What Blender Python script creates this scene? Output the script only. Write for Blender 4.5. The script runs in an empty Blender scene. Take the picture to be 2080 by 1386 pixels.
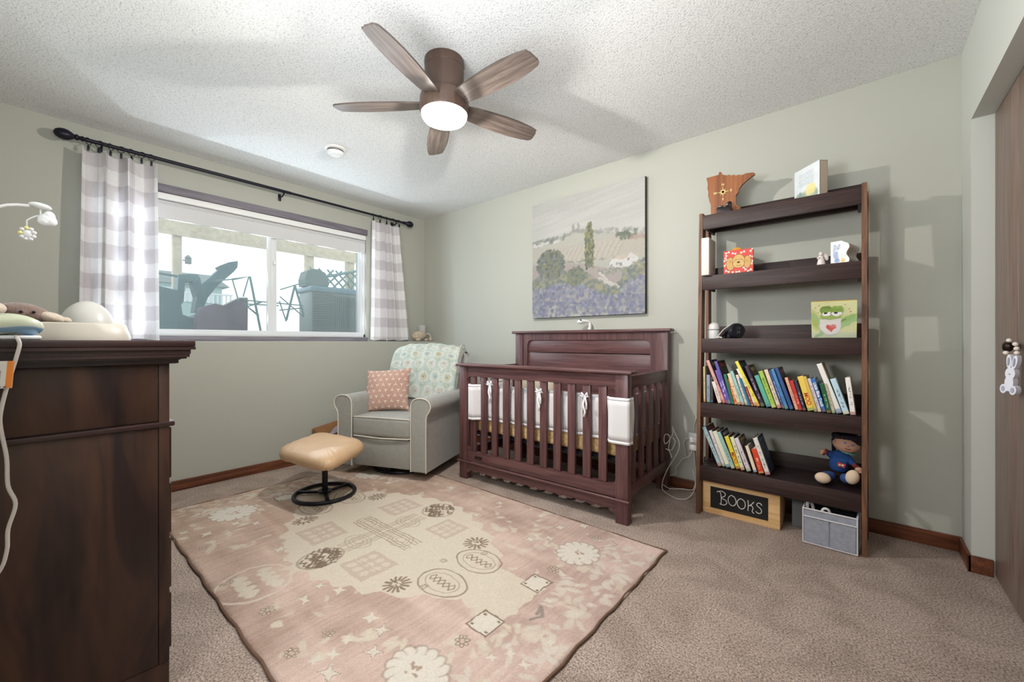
import bpy, bmesh, math, random
import numpy as np
from mathutils import Vector, Matrix
random.seed(7); RNG = np.random.RandomState(11)
C = bpy.context.scene.collection
PI = math.pi
def lin(c):
    r = []
    for v in c[:3]:
        v = v/255.0
        r.append(v/12.92 if v <= .04045 else ((v+.055)/1.055)**2.4)
    return r
def lina(a):
    a = np.clip(a/255.0, 0, 1)
    return np.where(a <= .04045, a/12.92, ((a+.055)/1.055)**2.4)

# ------------------------------------------------------------------ materials
MATS = {}
def nmat(name):
    m = bpy.data.materials.new(name); m.use_nodes = True
    nt = m.node_tree; b = nt.nodes['Principled BSDF']
    return m, nt, b
def mat(name, c, rough=.6, metal=0, bump=0, bscale=200, var=0, vscale=8, spec=.4, sheen=0, emit=None, es=1):
    if name in MATS: return MATS[name]
    m, nt, b = nmat(name); N = nt.nodes; L = nt.links
    c = lin(c)+[1]
    b.inputs['Base Color'].default_value = c
    b.inputs['Roughness'].default_value = rough; b.inputs['Metallic'].default_value = metal
    b.inputs['Specular IOR Level'].default_value = spec
    if sheen: b.inputs['Sheen Weight'].default_value = sheen
    tc = N.new('ShaderNodeTexCoord')
    if var:
        n = N.new('ShaderNodeTexNoise'); n.inputs['Scale'].default_value = vscale; n.inputs['Detail'].default_value = 5
        L.new(tc.outputs['Object'], n.inputs['Vector'])
        r = N.new('ShaderNodeValToRGB'); r.color_ramp.elements[0].position = .3; r.color_ramp.elements[1].position = .7
        r.color_ramp.elements[0].color = [max(0, x*(1-var)) for x in c[:3]]+[1]
        r.color_ramp.elements[1].color = [min(1, x*(1+var)) for x in c[:3]]+[1]
        L.new(n.outputs['Fac'], r.inputs['Fac']); L.new(r.outputs['Color'], b.inputs['Base Color'])
    if bump:
        n = N.new('ShaderNodeTexNoise'); n.inputs['Scale'].default_value = bscale; n.inputs['Detail'].default_value = 3
        L.new(tc.outputs['Object'], n.inputs['Vector'])
        bp = N.new('ShaderNodeBump'); bp.inputs['Strength'].default_value = bump; bp.inputs['Distance'].default_value = .004
        L.new(n.outputs['Fac'], bp.inputs['Height']); L.new(bp.outputs['Normal'], b.inputs['Normal'])
    if emit:
        b.inputs['Emission Color'].default_value = lin(emit)+[1]; b.inputs['Emission Strength'].default_value = es
    MATS[name] = m
    return m
def wood(name, c1, c2, axis='x', sc=1.0, rough=.45, blotch=0, c3=None, spec=.4, bump=.15):
    if name in MATS: return MATS[name]
    m, nt, b = nmat(name); N = nt.nodes; L = nt.links
    tc = N.new('ShaderNodeTexCoord'); mp = N.new('ShaderNodeMapping')
    s = {'x': (2, 34, 34), 'y': (34, 2, 34), 'z': (34, 34, 2)}[axis]
    mp.inputs['Scale'].default_value = [v*sc for v in s]
    L.new(tc.outputs['Object'], mp.inputs['Vector'])
    n = N.new('ShaderNodeTexNoise'); n.inputs['Scale'].default_value = 1.6; n.inputs['Detail'].default_value = 9; n.inputs['Roughness'].default_value = .62
    n.inputs['Distortion'].default_value = .6
    L.new(mp.outputs['Vector'], n.inputs['Vector'])
    r = N.new('ShaderNodeValToRGB'); r.color_ramp.elements[0].position = .34; r.color_ramp.elements[1].position = .66
    r.color_ramp.elements[0].color = lin(c1)+[1]; r.color_ramp.elements[1].color = lin(c2)+[1]
    L.new(n.outputs['Fac'], r.inputs['Fac']); out = r.outputs['Color']
    if blotch:
        n2 = N.new('ShaderNodeTexNoise'); n2.inputs['Scale'].default_value = blotch; n2.inputs['Detail'].default_value = 3; n2.inputs['Distortion'].default_value = 1.2
        mp2 = N.new('ShaderNodeMapping'); mp2.inputs['Scale'].default_value = {'x': (.35, 1.6, 1.6), 'y': (1.6, .35, 1.6), 'z': (1.6, 1.6, .35)}[axis]
        L.new(tc.outputs['Object'], mp2.inputs['Vector']); L.new(mp2.outputs['Vector'], n2.inputs['Vector'])
        r2 = N.new('ShaderNodeValToRGB'); r2.color_ramp.elements[0].position = .4; r2.color_ramp.elements[1].position = .68
        r2.color_ramp.elements[0].color = (0, 0, 0, 1); r2.color_ramp.elements[1].color = (1, 1, 1, 1)
        L.new(n2.outputs['Fac'], r2.inputs['Fac'])
        mx = N.new('ShaderNodeMixRGB'); mx.inputs['Color2'].default_value = lin(c3)+[1]
        mt = N.new('ShaderNodeMath'); mt.operation = 'MULTIPLY'; mt.inputs[1].default_value = .75
        L.new(r2.outputs['Color'], mt.inputs[0]); L.new(mt.outputs[0], mx.inputs['Fac']); L.new(out, mx.inputs['Color1']); out = mx.outputs['Color']
    L.new(out, b.inputs['Base Color'])
    bp = N.new('ShaderNodeBump'); bp.inputs['Strength'].default_value = bump; bp.inputs['Distance'].default_value = .002
    L.new(n.outputs['Fac'], bp.inputs['Height']); L.new(bp.outputs['Normal'], b.inputs['Normal'])
    b.inputs['Roughness'].default_value = rough; b.inputs['Specular IOR Level'].default_value = spec
    MATS[name] = m
    return m
def colmat(name, rough=.85, bump=.3, bscale=400, spec=.25, dist=.002, translucent=0):
    if name in MATS: return MATS[name]
    m, nt, b = nmat(name); N = nt.nodes; L = nt.links
    a = N.new('ShaderNodeVertexColor'); a.layer_name = 'Col'
    L.new(a.outputs['Color'], b.inputs['Base Color'])
    b.inputs['Roughness'].default_value = rough; b.inputs['Specular IOR Level'].default_value = spec
    tc = N.new('ShaderNodeTexCoord'); n = N.new('ShaderNodeTexNoise'); n.inputs['Scale'].default_value = bscale; n.inputs['Detail'].default_value = 2
    L.new(tc.outputs['Object'], n.inputs['Vector'])
    bp = N.new('ShaderNodeBump'); bp.inputs['Strength'].default_value = bump; bp.inputs['Distance'].default_value = dist
    L.new(n.outputs['Fac'], bp.inputs['Height']); L.new(bp.outputs['Normal'], b.inputs['Normal'])
    if translucent:
        out = N['Material Output']; t = N.new('ShaderNodeBsdfTranslucent'); L.new(a.outputs['Color'], t.inputs['Color'])
        mx = N.new('ShaderNodeMixShader'); mx.inputs[0].default_value = translucent
        L.new(b.outputs[0], mx.inputs[1]); L.new(t.outputs[0], mx.inputs[2]); L.new(mx.outputs[0], out.inputs['Surface'])
    MATS[name] = m
    return m

# ------------------------------------------------------------------ mesh builder
class MB:
    def __init__(s): s.b = bmesh.new()
    def _new(s, f):
        n0 = set(s.b.verts); f(); return [v for v in s.b.verts if v not in n0]
    def box(s, x0, x1, y0, y1, z0, z1, bev=0, seg=2, M=None):
        r = bmesh.ops.create_cube(s.b, size=1)
        vs = r['verts']
        for v in vs:
            v.co = Vector(((x0+x1)/2+v.co.x*(x1-x0), (y0+y1)/2+v.co.y*(y1-y0), (z0+z1)/2+v.co.z*(z1-z0)))
        if bev:
            es = list({e for v in vs for e in v.link_edges})
            q = bmesh.ops.bevel(s.b, geom=es, offset=bev, segments=seg, affect='EDGES', profile=.5)
            vs = list({v for f in q['faces'] for v in f.verts} | {v for v in vs if v.is_valid})
        if M is not None:
            for v in vs: v.co = M @ v.co
        return vs
    def ell(s, c, r, M=None, u=20, v=12):
        q = bmesh.ops.create_uvsphere(s.b, u_segments=u, v_segments=v, radius=1)
        R = (M or Matrix.Identity(4))
        for w in q['verts']:
            w.co = Vector(c) + R @ Vector((w.co.x*r[0], w.co.y*r[1], w.co.z*r[2]))
        return q['verts']
    def tube(s, pts, r, n=8, closed=False, caps=True):
        pts = [Vector(p) for p in pts]; rings = []; N = len(pts)
        up = None
        for i, p in enumerate(pts):
            a = pts[(i-1) % N] if (i > 0 or closed) else p; c = pts[(i+1) % N] if (i < N-1 or closed) else p
            t = (c-a)
            t = t.normalized() if t.length > 1e-9 else Vector((0, 0, 1))
            if up is None:
                up = Vector((0, 0, 1)) if abs(t.z) < .9 else Vector((1, 0, 0))
            x = up - t*up.dot(t)
            x = x.normalized() if x.length > 1e-6 else t.orthogonal().normalized()
            y = t.cross(x); up = x
            rr = r[i] if isinstance(r, (list, tuple)) else r
            rings.append([s.b.verts.new(p + x*math.cos(2*PI*k/n)*rr + y*math.sin(2*PI*k/n)*rr) for k in range(n)])
        M = N if closed else N-1
        for i in range(M):
            A = rings[i]; B = rings[(i+1) % N]
            for k in range(n):
                s.b.faces.new((A[k], A[(k+1) % n], B[(k+1) % n], B[k]))
        if not closed and caps:
            s.b.faces.new(rings[0][::-1]); s.b.faces.new(rings[-1])
        return [v for q in rings for v in q]
    def lathe(s, prof, c=(0, 0, 0), n=32, M=None):
        rings = []; R = M or Matrix.Identity(4); c = Vector(c)
        for r, z in prof:
            if r < 1e-5: rings.append([s.b.verts.new(c + R @ Vector((0, 0, z)))])
            else: rings.append([s.b.verts.new(c + R @ Vector((r*math.cos(2*PI*k/n), r*math.sin(2*PI*k/n), z))) for k in range(n)])
        for A, B in zip(rings, rings[1:]):
            for k in range(n):
                a0 = A[k % len(A)]; a1 = A[(k+1) % len(A)]; b0 = B[k % len(B)]; b1 = B[(k+1) % len(B)]
                f = [a0, a1, b1, b0]; g = []
                for v in f:
                    if v not in g: g.append(v)
                if len(g) > 2: s.b.faces.new(g)
        return [v for q in rings for v in q]
    def prism(s, poly, h0, h1, plane='xz', M=None):
        def P(a, b, h): return {'xz': (a, h, b), 'yz': (h, a, b), 'xy': (a, b, h)}[plane]
        A = [s.b.verts.new(P(a, b, h0)) for a, b in poly]; B = [s.b.verts.new(P(a, b, h1)) for a, b in poly]
        n = len(poly)
        fs = [s.b.faces.new(A), s.b.faces.new(B[::-1])]
        for i in range(n): s.b.faces.new((A[i], B[i], B[(i+1) % n], A[(i+1) % n]))
        if M is not None:
            for v in A+B: v.co = M @ v.co
        return A+B
    def grid(s, P, cu=False, cv=False):
        nu = len(P); nv = len(P[0])
        V = [[s.b.verts.new(P[i][j]) for j in range(nv)] for i in range(nu)]
        for i in range(nu if cu else nu-1):
            for j in range(nv if cv else nv-1):
                s.b.faces.new((V[i][j], V[(i+1) % nu][j], V[(i+1) % nu][(j+1) % nv], V[i][(j+1) % nv]))
        return V
def obj(name, mb, m, parent=None, smooth=None, W=True, **k):
    b = mb.b if isinstance(mb, MB) else mb
    bmesh.ops.recalc_face_normals(b, faces=b.faces[:])
    me = bpy.data.meshes.new(name)
    if parent is not None and W and parent.get('_w'):
        pass
    if parent is not None and W:
        b.transform(WM[parent.name].inverted())
    b.to_mesh(me); b.free()
    return _link(name, me, m, parent, smooth, **k)
WM = {}
def _link(name, me, m, parent, smooth, label=None, cat=None, group=None, kind=None):
    o = bpy.data.objects.new(name, me); C.objects.link(o)
    if m is not None:
        for x in (m if isinstance(m, (list, tuple)) else [m]): me.materials.append(x)
    if parent is not None:
        o.parent = parent; WM[o.name] = WM[parent.name].copy()
    else: WM[o.name] = Matrix.Identity(4)
    if smooth is None: smooth = 35
    if smooth:
        me.polygons.foreach_set('use_smooth', [True]*len(me.polygons))
        if smooth < 180:
            try: me.set_sharp_from_angle(angle=math.radians(smooth))
            except Exception: pass
    if label: o['label'] = label
    if cat: o['category'] = cat
    if group: o['group'] = group
    if kind: o['kind'] = kind
    return o
def thing(name, label, cat, loc=(0, 0, 0), rz=0, group=None, kind=None):
    o = bpy.data.objects.new(name, None); C.objects.link(o)
    o.location = loc; o.rotation_euler = (0, 0, rz); o.empty_display_size = .05
    WM[o.name] = Matrix.Translation(Vector(loc)) @ Matrix.Rotation(rz, 4, 'Z')
    if label: o['label'] = label
    if cat: o['category'] = cat
    if group: o['group'] = group
    if kind: o['kind'] = kind
    return o
def struct(name, mb, m, parent=None, **k):
    if parent is None: k['kind'] = 'structure'
    return obj(name, mb, m, parent, **k)

# ------------------------------------------------------------------ painted surfaces (vertex colours computed here)
def vnoise(ny, nx, gy, gx):
    g = RNG.rand(gy+2, gx+2)
    y = np.linspace(0, gy, ny); x = np.linspace(0, gx, nx)
    yi = np.minimum(y.astype(int), gy); xi = np.minimum(x.astype(int), gx)
    fy = (y-yi)[:, None]; fx = (x-xi)[None, :]; fy = fy*fy*(3-2*fy); fx = fx*fx*(3-2*fx)
    a = g[np.ix_(yi, xi)]; b = g[np.ix_(yi, xi+1)]; c = g[np.ix_(yi+1, xi)]; d = g[np.ix_(yi+1, xi+1)]
    return (a*(1-fx)+b*fx)*(1-fy)+(c*(1-fx)+d*fx)*fy
class Cv:
    def __init__(s, w, h, nx, ny, bg):
        s.w, s.h, s.nx, s.ny = w, h, nx, ny
        s.X, s.Y = np.meshgrid(np.linspace(0, w, nx), np.linspace(0, h, ny))
        s.I = np.ones((ny, nx, 3))*np.array(bg, float)
        s.JX = s.X; s.JY = s.Y
    jm = 0
    def win(s, x0, x1, y0, y1):
        i0 = max(0, int(x0/s.w*(s.nx-1))-1); i1 = min(s.nx, int(x1/s.w*(s.nx-1))+3)
        j0 = max(0, int(y0/s.h*(s.ny-1))-1); j1 = min(s.ny, int(y1/s.h*(s.ny-1))+3)
        return None if i0 >= i1 or j0 >= j1 else (slice(j0, j1), slice(i0, i1))
    def jitter(s, amp, cells):
        s.jm = amp*1.1
        s.JX = s.X+(vnoise(s.ny, s.nx, cells, int(cells*s.w/s.h)+1)-.5)*2*amp
        s.JY = s.Y+(vnoise(s.ny, s.nx, cells, int(cells*s.w/s.h)+1)-.5)*2*amp
    def put(s, m, c, a=1.0):
        m = (np.clip(m, 0, 1)*a)[..., None]; s.I = s.I*(1-m)+np.array(c, float)*m
    def ell(s, cx, cy, rx, ry, c, a=1.0, soft=.1, rot=0):
        R = max(rx, ry)*(1+soft)+s.jm
        w = s.win(cx-R, cx+R, cy-R, cy+R)
        if w is None: return
        dx = s.JX[w]-cx; dy = s.JY[w]-cy
        if rot:
            k, q = math.cos(rot), math.sin(rot); dx, dy = dx*k+dy*q, -dx*q+dy*k
        d = np.sqrt((dx/rx)**2+(dy/ry)**2)
        m = (np.clip((1-d)/max(soft, 1e-3)+.5, 0, 1)*a)[..., None]
        s.I[w] = s.I[w]*(1-m)+np.array(c, float)*m
    def ring(s, cx, cy, rx, ry, t, c, a=1.0, a0=None, a1=None):
        dx = s.JX-cx; dy = s.JY-cy; d = np.sqrt((dx/rx)**2+(dy/ry)**2)
        m = 1.2-abs(d-1)*min(rx, ry)/t
        if a0 is not None:
            th = np.arctan2(dy, dx); m = np.where((th > a0) & (th < a1), m, 0)
        s.put(m, c, a)
    def poly(s, pts, c, a=1.0):
        x, y = s.JX, s.JY; ins = np.zeros(x.shape, bool); n = len(pts)
        for i in range(n):
            x0, y0 = pts[i]; x1, y1 = pts[(i+1) % n]
            if y0 == y1: continue
            k = ((y0 > y) != (y1 > y)) & (x < (x1-x0)*(y-y0)/(y1-y0)+x0); ins ^= k
        s.put(ins.astype(float), c, a)
    def rect(s, x0, x1, y0, y1, c, a=1.0):
        s.put(((s.JX > x0) & (s.JX < x1) & (s.JY > y0) & (s.JY < y1)).astype(float), c, a)
    def line(s, pts, t, c, a=1.0):
        xs = [p[0] for p in pts]; ys = [p[1] for p in pts]; R = t*1.5+s.jm
        w = s.win(min(xs)-R, max(xs)+R, min(ys)-R, max(ys)+R)
        if w is None: return
        JX, JY = s.JX[w], s.JY[w]; best = np.full(JX.shape, 9e9)
        for (x0, y0), (x1, y1) in zip(pts, pts[1:]):
            dx, dy = x1-x0, y1-y0; L = dx*dx+dy*dy+1e-12
            k = np.clip(((JX-x0)*dx+(JY-y0)*dy)/L, 0, 1)
            best = np.minimum(best, np.hypot(JX-x0-k*dx, JY-y0-k*dy))
        m = (np.clip((t-best)/(t*.5)+.5, 0, 1)*a)[..., None]
        s.I[w] = s.I[w]*(1-m)+np.array(c, float)*m
    def noise(s, cells, amp, ax=1.0):
        n = vnoise(s.ny, s.nx, cells, max(1, int(cells*s.w/s.h*ax)))-.5
        s.I = s.I+n[..., None]*amp
    def speck(s, amp): s.I = s.I+(RNG.rand(s.ny, s.nx, 1)-.5)*amp
def gridmesh(name, PX, I, m, parent=None, thick=None, **k):
    """PX: (ny,nx,3) positions, I: (ny,nx,3) sRGB."""
    ny, nx = PX.shape[:2]
    M = WM[parent.name].inverted() if parent is not None else Matrix.Identity(4)
    co = PX.reshape(-1, 3); co = co @ np.array(M.to_3x3()).T + np.array(M.translation)
    idx = np.arange(ny*nx).reshape(ny, nx)
    F = np.stack([idx[:-1, :-1], idx[:-1, 1:], idx[1:, 1:], idx[1:, :-1]], -1).reshape(-1, 4)
    me = bpy.data.meshes.new(name)
    me.vertices.add(len(co)); me.vertices.foreach_set('co', co.astype(np.float32).ravel())
    me.loops.add(F.size); me.loops.foreach_set('vertex_index', F.astype(np.int32).ravel())
    me.polygons.add(len(F)); me.polygons.foreach_set('loop_start', np.arange(0, F.size, 4, dtype=np.int32))
    me.polygons.foreach_set('loop_total', np.full(len(F), 4, dtype=np.int32))
    me.update(calc_edges=True)
    ca = me.color_attributes.new('Col', 'FLOAT_COLOR', 'POINT')
    L = np.ones((len(co), 4), np.float32); L[:, :3] = lina(I.reshape(-1, 3))
    ca.data.foreach_set('color', L.ravel())
    o = _link(name, me, m, parent, 180, **k)
    if thick:
        md = o.modifiers.new('thick', 'SOLIDIFY'); md.thickness = thick; md.offset = 0
    return o
def plane_pos(P0, U, V, nx, ny):
    u = np.linspace(0, 1, nx)[None, :, None]; v = np.linspace(0, 1, ny)[:, None, None]
    return np.array(P0)+u*np.array(U)+v*np.array(V)
def text_mb(txt, size, M, depth=.0004, bold=0):
    cu = bpy.data.curves.new('t', 'FONT'); cu.body = txt; cu.size = size; cu.extrude = depth; cu.offset = bold
    cu.align_x = 'CENTER'; cu.align_y = 'CENTER'; cu.resolution_u = 3
    o = bpy.data.objects.new('t', cu); C.objects.link(o)
    dg = bpy.context.evaluated_depsgraph_get(); me = bpy.data.meshes.new_from_object(o.evaluated_get(dg))
    mb = MB(); mb.b.from_mesh(me); mb.b.transform(M)
    bpy.data.objects.remove(o); bpy.data.curves.remove(cu); bpy.data.meshes.remove(me)
    return mb
FANL = 36.0
PITCH = -12.0
EXPO = 0.0
SUN1 = 3.0
WIN = 2.9
UP_FILL = 32
FILL = 20

B4=[('slim upright cream book at the far left end of the fourth shelf', 3.136, 0.009, 0.214, 0.009, (222, 204, 158), (200, 190, 160), 0.15), ('slim upright grey-blue book next to the cream one at the left end', 3.152, 0.018, 0.165, 0.006, (150, 160, 182), (120, 130, 150), 0.14), ('short upright dark green-grey book left of the leaning row', 3.171, 0.015, 0.153, 0.013, (62, 72, 66), (50, 50, 56), 0.14), ('small leaning white book with a red lower spine, lowest at the left', 3.217, 0.0192, 0.1301, 0.28, (240, 225, 220), (190, 90, 80), 0.14), ('tall leaning pink and cream book with a navy cover', 3.241, 0.0159, 0.2655, 0.354, (226, 168, 158), (38, 58, 120), 0.17), ('leaning purple book with a white patch at the top of its spine', 3.258, 0.0152, 0.2027, 0.311, (120, 92, 178), (70, 60, 140), 0.15), ('tall leaning violet book with a dark olive cover', 3.272, 0.0153, 0.2578, 0.303, (98, 88, 168), (62, 62, 44), 0.18), ('leaning dark green and teal book behind the violet one', 3.285, 0.0155, 0.1771, 0.239, (48, 112, 86), (46, 84, 60), 0.15), ('short leaning orange book', 3.302, 0.0173, 0.1507, 0.276, (216, 102, 52), (190, 120, 60), 0.14), ('thin leaning cream book right of the orange one', 3.321, 0.0172, 0.1856, 0.306, (232, 214, 180), (180, 180, 160), 0.15), ('leaning pale aqua book with a lime foot', 3.34, 0.0152, 0.1996, 0.311, (158, 208, 208), (80, 100, 90), 0.16), ('thin leaning pinkish white book left of the yellow one', 3.358, 0.0144, 0.1787, 0.295, (232, 212, 206), (90, 90, 90), 0.15), ('thin leaning deep teal book left of the yellow one', 3.374, 0.0114, 0.1607, 0.31, (46, 122, 150), (40, 90, 110), 0.14), ('thin leaning dull red book left of the tall white one', 3.388, 0.0114, 0.1126, 0.316, (158, 66, 56), (120, 50, 50), 0.13), ('leaning white book pressed against the tall yellow one', 3.402, 0.0129, 0.2255, 0.421, (240, 240, 222), (200, 200, 190), 0.15), ('tallest leaning bright yellow book with a dark blue-grey cover', 3.417, 0.0155, 0.2717, 0.421, (242, 222, 84), (60, 70, 90), 0.18), ('tall leaning dark purple book with gold lettering marks', 3.436, 0.0178, 0.2389, 0.355, (58, 40, 66), (56, 52, 58), 0.17), ('thick leaning sea-green book', 3.461, 0.0217, 0.1822, 0.336, (98, 176, 158), (90, 140, 120), 0.15), ('thick leaning lime green book', 3.488, 0.02, 0.2084, 0.317, (166, 200, 84), (190, 200, 130), 0.16), ('leaning tan and cream book right of the lime one', 3.513, 0.0172, 0.2167, 0.3, (232, 212, 188), (190, 170, 140), 0.16), ('leaning navy book with red and white spots', 3.534, 0.0124, 0.2141, 0.308, (64, 80, 132), (50, 60, 90), 0.16), ('leaning mid blue book with pale speckles', 3.549, 0.0143, 0.2233, 0.305, (76, 138, 192), (60, 90, 130), 0.16), ('leaning dark blue book in the middle of the row', 3.569, 0.0162, 0.229, 0.311, (50, 84, 140), (40, 56, 86), 0.16), ('thin leaning salmon pink book left of the red one', 3.593, 0.0134, 0.176, 0.282, (232, 176, 150), (170, 80, 60), 0.14), ('short leaning red book in the middle of the row', 3.608, 0.0164, 0.1603, 0.259, (190, 52, 42), (190, 60, 80), 0.13), ('leaning charcoal book with a column of white marks', 3.626, 0.0135, 0.1623, 0.255, (52, 54, 80), (60, 60, 80), 0.14), ('thick leaning yellow book lettered MOO among the fourth shelf books', 3.647, 0.0261, 0.1838, 0.253, (240, 208, 92), (214, 120, 70), 0.14), ('thin leaning mustard book right of the yellow lettered one', 3.676, 0.0125, 0.1875, 0.264, (220, 186, 92), (120, 140, 130), 0.14), ('leaning lilac-white book left of the blue lettered one', 3.69, 0.0145, 0.1764, 0.27, (222, 212, 224), (190, 190, 210), 0.14), ('leaning royal blue book with white lettering down its spine', 3.707, 0.0173, 0.1766, 0.275, (52, 116, 192), (80, 120, 160), 0.14), ('leaning dark green book with lime marks', 3.727, 0.0176, 0.1512, 0.206, (34, 92, 58), (30, 70, 50), 0.12), ('short leaning grey-green book tucked beneath the tall white one', 3.747, 0.0136, 0.1523, 0.239, (206, 196, 168), (180, 180, 160), 0.12), ('tallest leaning white book with a grey illustrated cover', 3.765, 0.0218, 0.2612, 0.319, (242, 238, 232), (178, 176, 166), 0.19), ('thick leaning pale blue book', 3.793, 0.0229, 0.1822, 0.301, (196, 224, 240), (150, 190, 196), 0.15), ('thick almost upright white book with a brown cover near the right end', 3.819, 0.0199, 0.1862, 0.113, (246, 242, 238), (142, 112, 92), 0.17)]
B5=[('tall leaning book with a blue cover at the left end of the bottom shelf', 3.217, 0.0185, 0.2386, 0.387, (172, 200, 206), (64, 104, 128), 0.17), ('thin leaning grey-white book second from the left on the bottom shelf', 3.237, 0.0159, 0.2158, 0.36, (222, 216, 218), (96, 86, 66), 0.16), ('leaning ivory book with a plain spine on the bottom shelf', 3.259, 0.0224, 0.2149, 0.361, (234, 230, 206), (110, 100, 80), 0.16), ('leaning pale teal book left of the bottom yellow one', 3.287, 0.0186, 0.2156, 0.37, (156, 198, 192), (58, 62, 112), 0.17), ('leaning yellow book lettered MOO on the bottom shelf', 3.31, 0.0217, 0.1901, 0.343, (236, 214, 56), (100, 92, 52), 0.14), ('leaning cream book with a pale green foot on the bottom shelf', 3.336, 0.019, 0.1904, 0.315, (230, 230, 196), (70, 90, 90), 0.15), ('leaning white book with grey letter marks and a dark plum cover', 3.366, 0.0207, 0.1904, 0.348, (224, 214, 226), (82, 62, 78), 0.16), ('short leaning cream book with a rounded top on the bottom shelf', 3.398, 0.0162, 0.1487, 0.3, (238, 228, 208), (120, 110, 90), 0.12), ('short leaning red-orange book on the bottom shelf', 3.424, 0.0259, 0.1364, 0.282, (220, 72, 42), (190, 80, 50), 0.12), ('thick leaning white book with a red band and navy cover, rightmost on the bottom shelf', 3.458, 0.0219, 0.2049, 0.312, (232, 228, 220), (60, 70, 104), 0.16)]
MED=[(1.16, 0.281), (1.085, 0.341), (0.943, 0.374), (0.807, 0.431), (0.629, 0.519), (0.516, 0.605), (0.428, 0.761), (0.592, 0.94), (0.759, 1.016), (0.967, 1.166), (1.12, 1.218), (1.31, 1.209), (1.515, 1.149), (1.637, 1.101), (1.72, 1.068), (1.804, 1.013), (1.9, 0.924), (1.973, 0.86), (2.077, 0.879), (2.195, 0.747), (2.055, 0.619), (2.014, 0.621), (1.944, 0.599), (1.86, 0.547), (1.806, 0.531), (1.773, 0.453), (1.702, 0.413), (1.609, 0.426), (1.509, 0.396), (1.461, 0.378), (1.399, 0.325), (1.315, 0.301), (1.255, 0.285)]
RSQ=[(0.99, 0.524, 0.104, 0.096), (1.015, 0.993, 0.091, 0.103), (1.46, 0.987, 0.09, 0.085), (1.464, 0.52, 0.097, 0.089)]
RDK=[(1.237, 1.113, 0.1, 0.096), (1.243, 0.406, 0.089, 0.104)]
RFL=[(0.76, 0.99, 0.055, 0.064), (0.767, 0.532, 0.051, 0.069), (1.692, 0.979, 0.063, 0.06), (1.694, 0.52, 0.057, 0.06)]
RBIG=[(0.335, 0.301, 0.127, 0.132), (2.138, 1.23, 0.109, 0.117), (2.13, 0.297, 0.121, 0.097)]
RSM=[(2.132, 0.903, 0.052, 0.051), (2.137, 0.59, 0.054, 0.053)]
RTI=[(1.459, 0.305, 0.022, 0.025), (1.883, 0.327, 0.029, 0.028), (1.955, 0.252, 0.027, 0.029), (1.927, 0.118, 0.034, 0.024), (1.007, 0.312, 0.029, 0.033), (0.426, 0.044, 0.019, 0.026), (0.541, 0.121, 0.032, 0.038), (1.877, 1.185, 0.024, 0.025), (1.949, 1.263, 0.03, 0.026), (1.924, 1.4, 0.026, 0.029), (2.014, 1.499, 0.026, 0.027), (1.46, 1.213, 0.021, 0.017), (0.594, 0.335, 0.03, 0.026), (0.508, 0.262, 0.03, 0.027), (1.502, 0.219, 0.033, 0.02), (1.546, 0.341, 0.024, 0.026), (1.794, 0.331, 0.028, 0.03), (1.843, 0.225, 0.02, 0.021), (1.865, 0.165, 0.027, 0.022), (1.846, 0.116, 0.015, 0.027), (2.238, 0.844, 0.019, 0.018), (1.009, 1.415, 0.033, 0.035), (1.75, 1.45, 0.021, 0.032), (1.45, 1.436, 0.026, 0.028), (0.58, 1.184, 0.034, 0.031), (2.373, 0.666, 0.016, 0.011), (2.303, 0.538, 0.015, 0.01), (2.366, 0.534, 0.015, 0.014), (2.267, 0.487, 0.015, 0.015)]
RBF=[(1.762, 0.197, 0.027, 0.025), (1.755, 0.075, 0.029, 0.026), (2.139, 0.473, 0.034, 0.033), (2.128, 1.035, 0.032, 0.033), (2.126, 1.422, 0.034, 0.033), (1.135, 0.055, 0.017, 0.041), (1.461, 0.1, 0.034, 0.028), (0.698, 0.074, 0.027, 0.026), (0.307, 0.117, 0.024, 0.034), (1.794, 0.584, 0.022, 0.025), (1.797, 0.932, 0.02, 0.022), (1.692, 0.76, 0.022, 0.021)]
RARC=[(1.801, 0.702, 0.078, 0.101), (1.815, 0.81, 0.081, 0.087), (1.228, 0.135, 0.14, 0.14)]
RXC=[(0.997, 0.748), (1.482, 0.754), (1.217, 0.997), (1.231, 0.51), (1.098, 0.643), (1.332, 0.878)]
RV=[(2.253, 0.71), (2.272, 0.751), (2.236, 0.791), (2.25, 0.75)]
MACH=[(-2.166, 1.715), (-2.006, 1.718), (-1.983, 1.72), (-1.974, 1.722), (-1.885, 1.739), (-1.827, 1.746), (-1.813, 1.724), (-1.813, 1.693), (-1.778, 1.679), (-1.698, 1.756), (-1.636, 1.82), (-1.652, 1.843), (-1.626, 1.863), (-1.552, 1.907), (-1.467, 1.933), (-1.47, 1.862), (-1.508, 1.805), (-1.594, 1.719), (-1.657, 1.637), (-1.698, 1.559), (-1.738, 1.506), (-1.778, 1.43), (-1.808, 1.379), (-1.827, 1.306), (-1.837, 1.161), (-2.166, 1.153)]
BARROW=[(-1.899, 1.29), (-1.871, 1.371), (-1.768, 1.413), (-1.69, 1.395), (-1.609, 1.448), (-1.548, 1.483), (-1.479, 1.488), (-1.469, 1.446), (-1.474, 1.163), (-1.917, 1.153)]
MOUND=[(-1.375, 1.171), (-1.364, 1.263), (-1.33, 1.304), (-1.236, 1.321), (-1.14, 1.305), (-1.053, 1.343), (-0.963, 1.306), (-0.898, 1.21), (-0.885, 1.183)]
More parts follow.
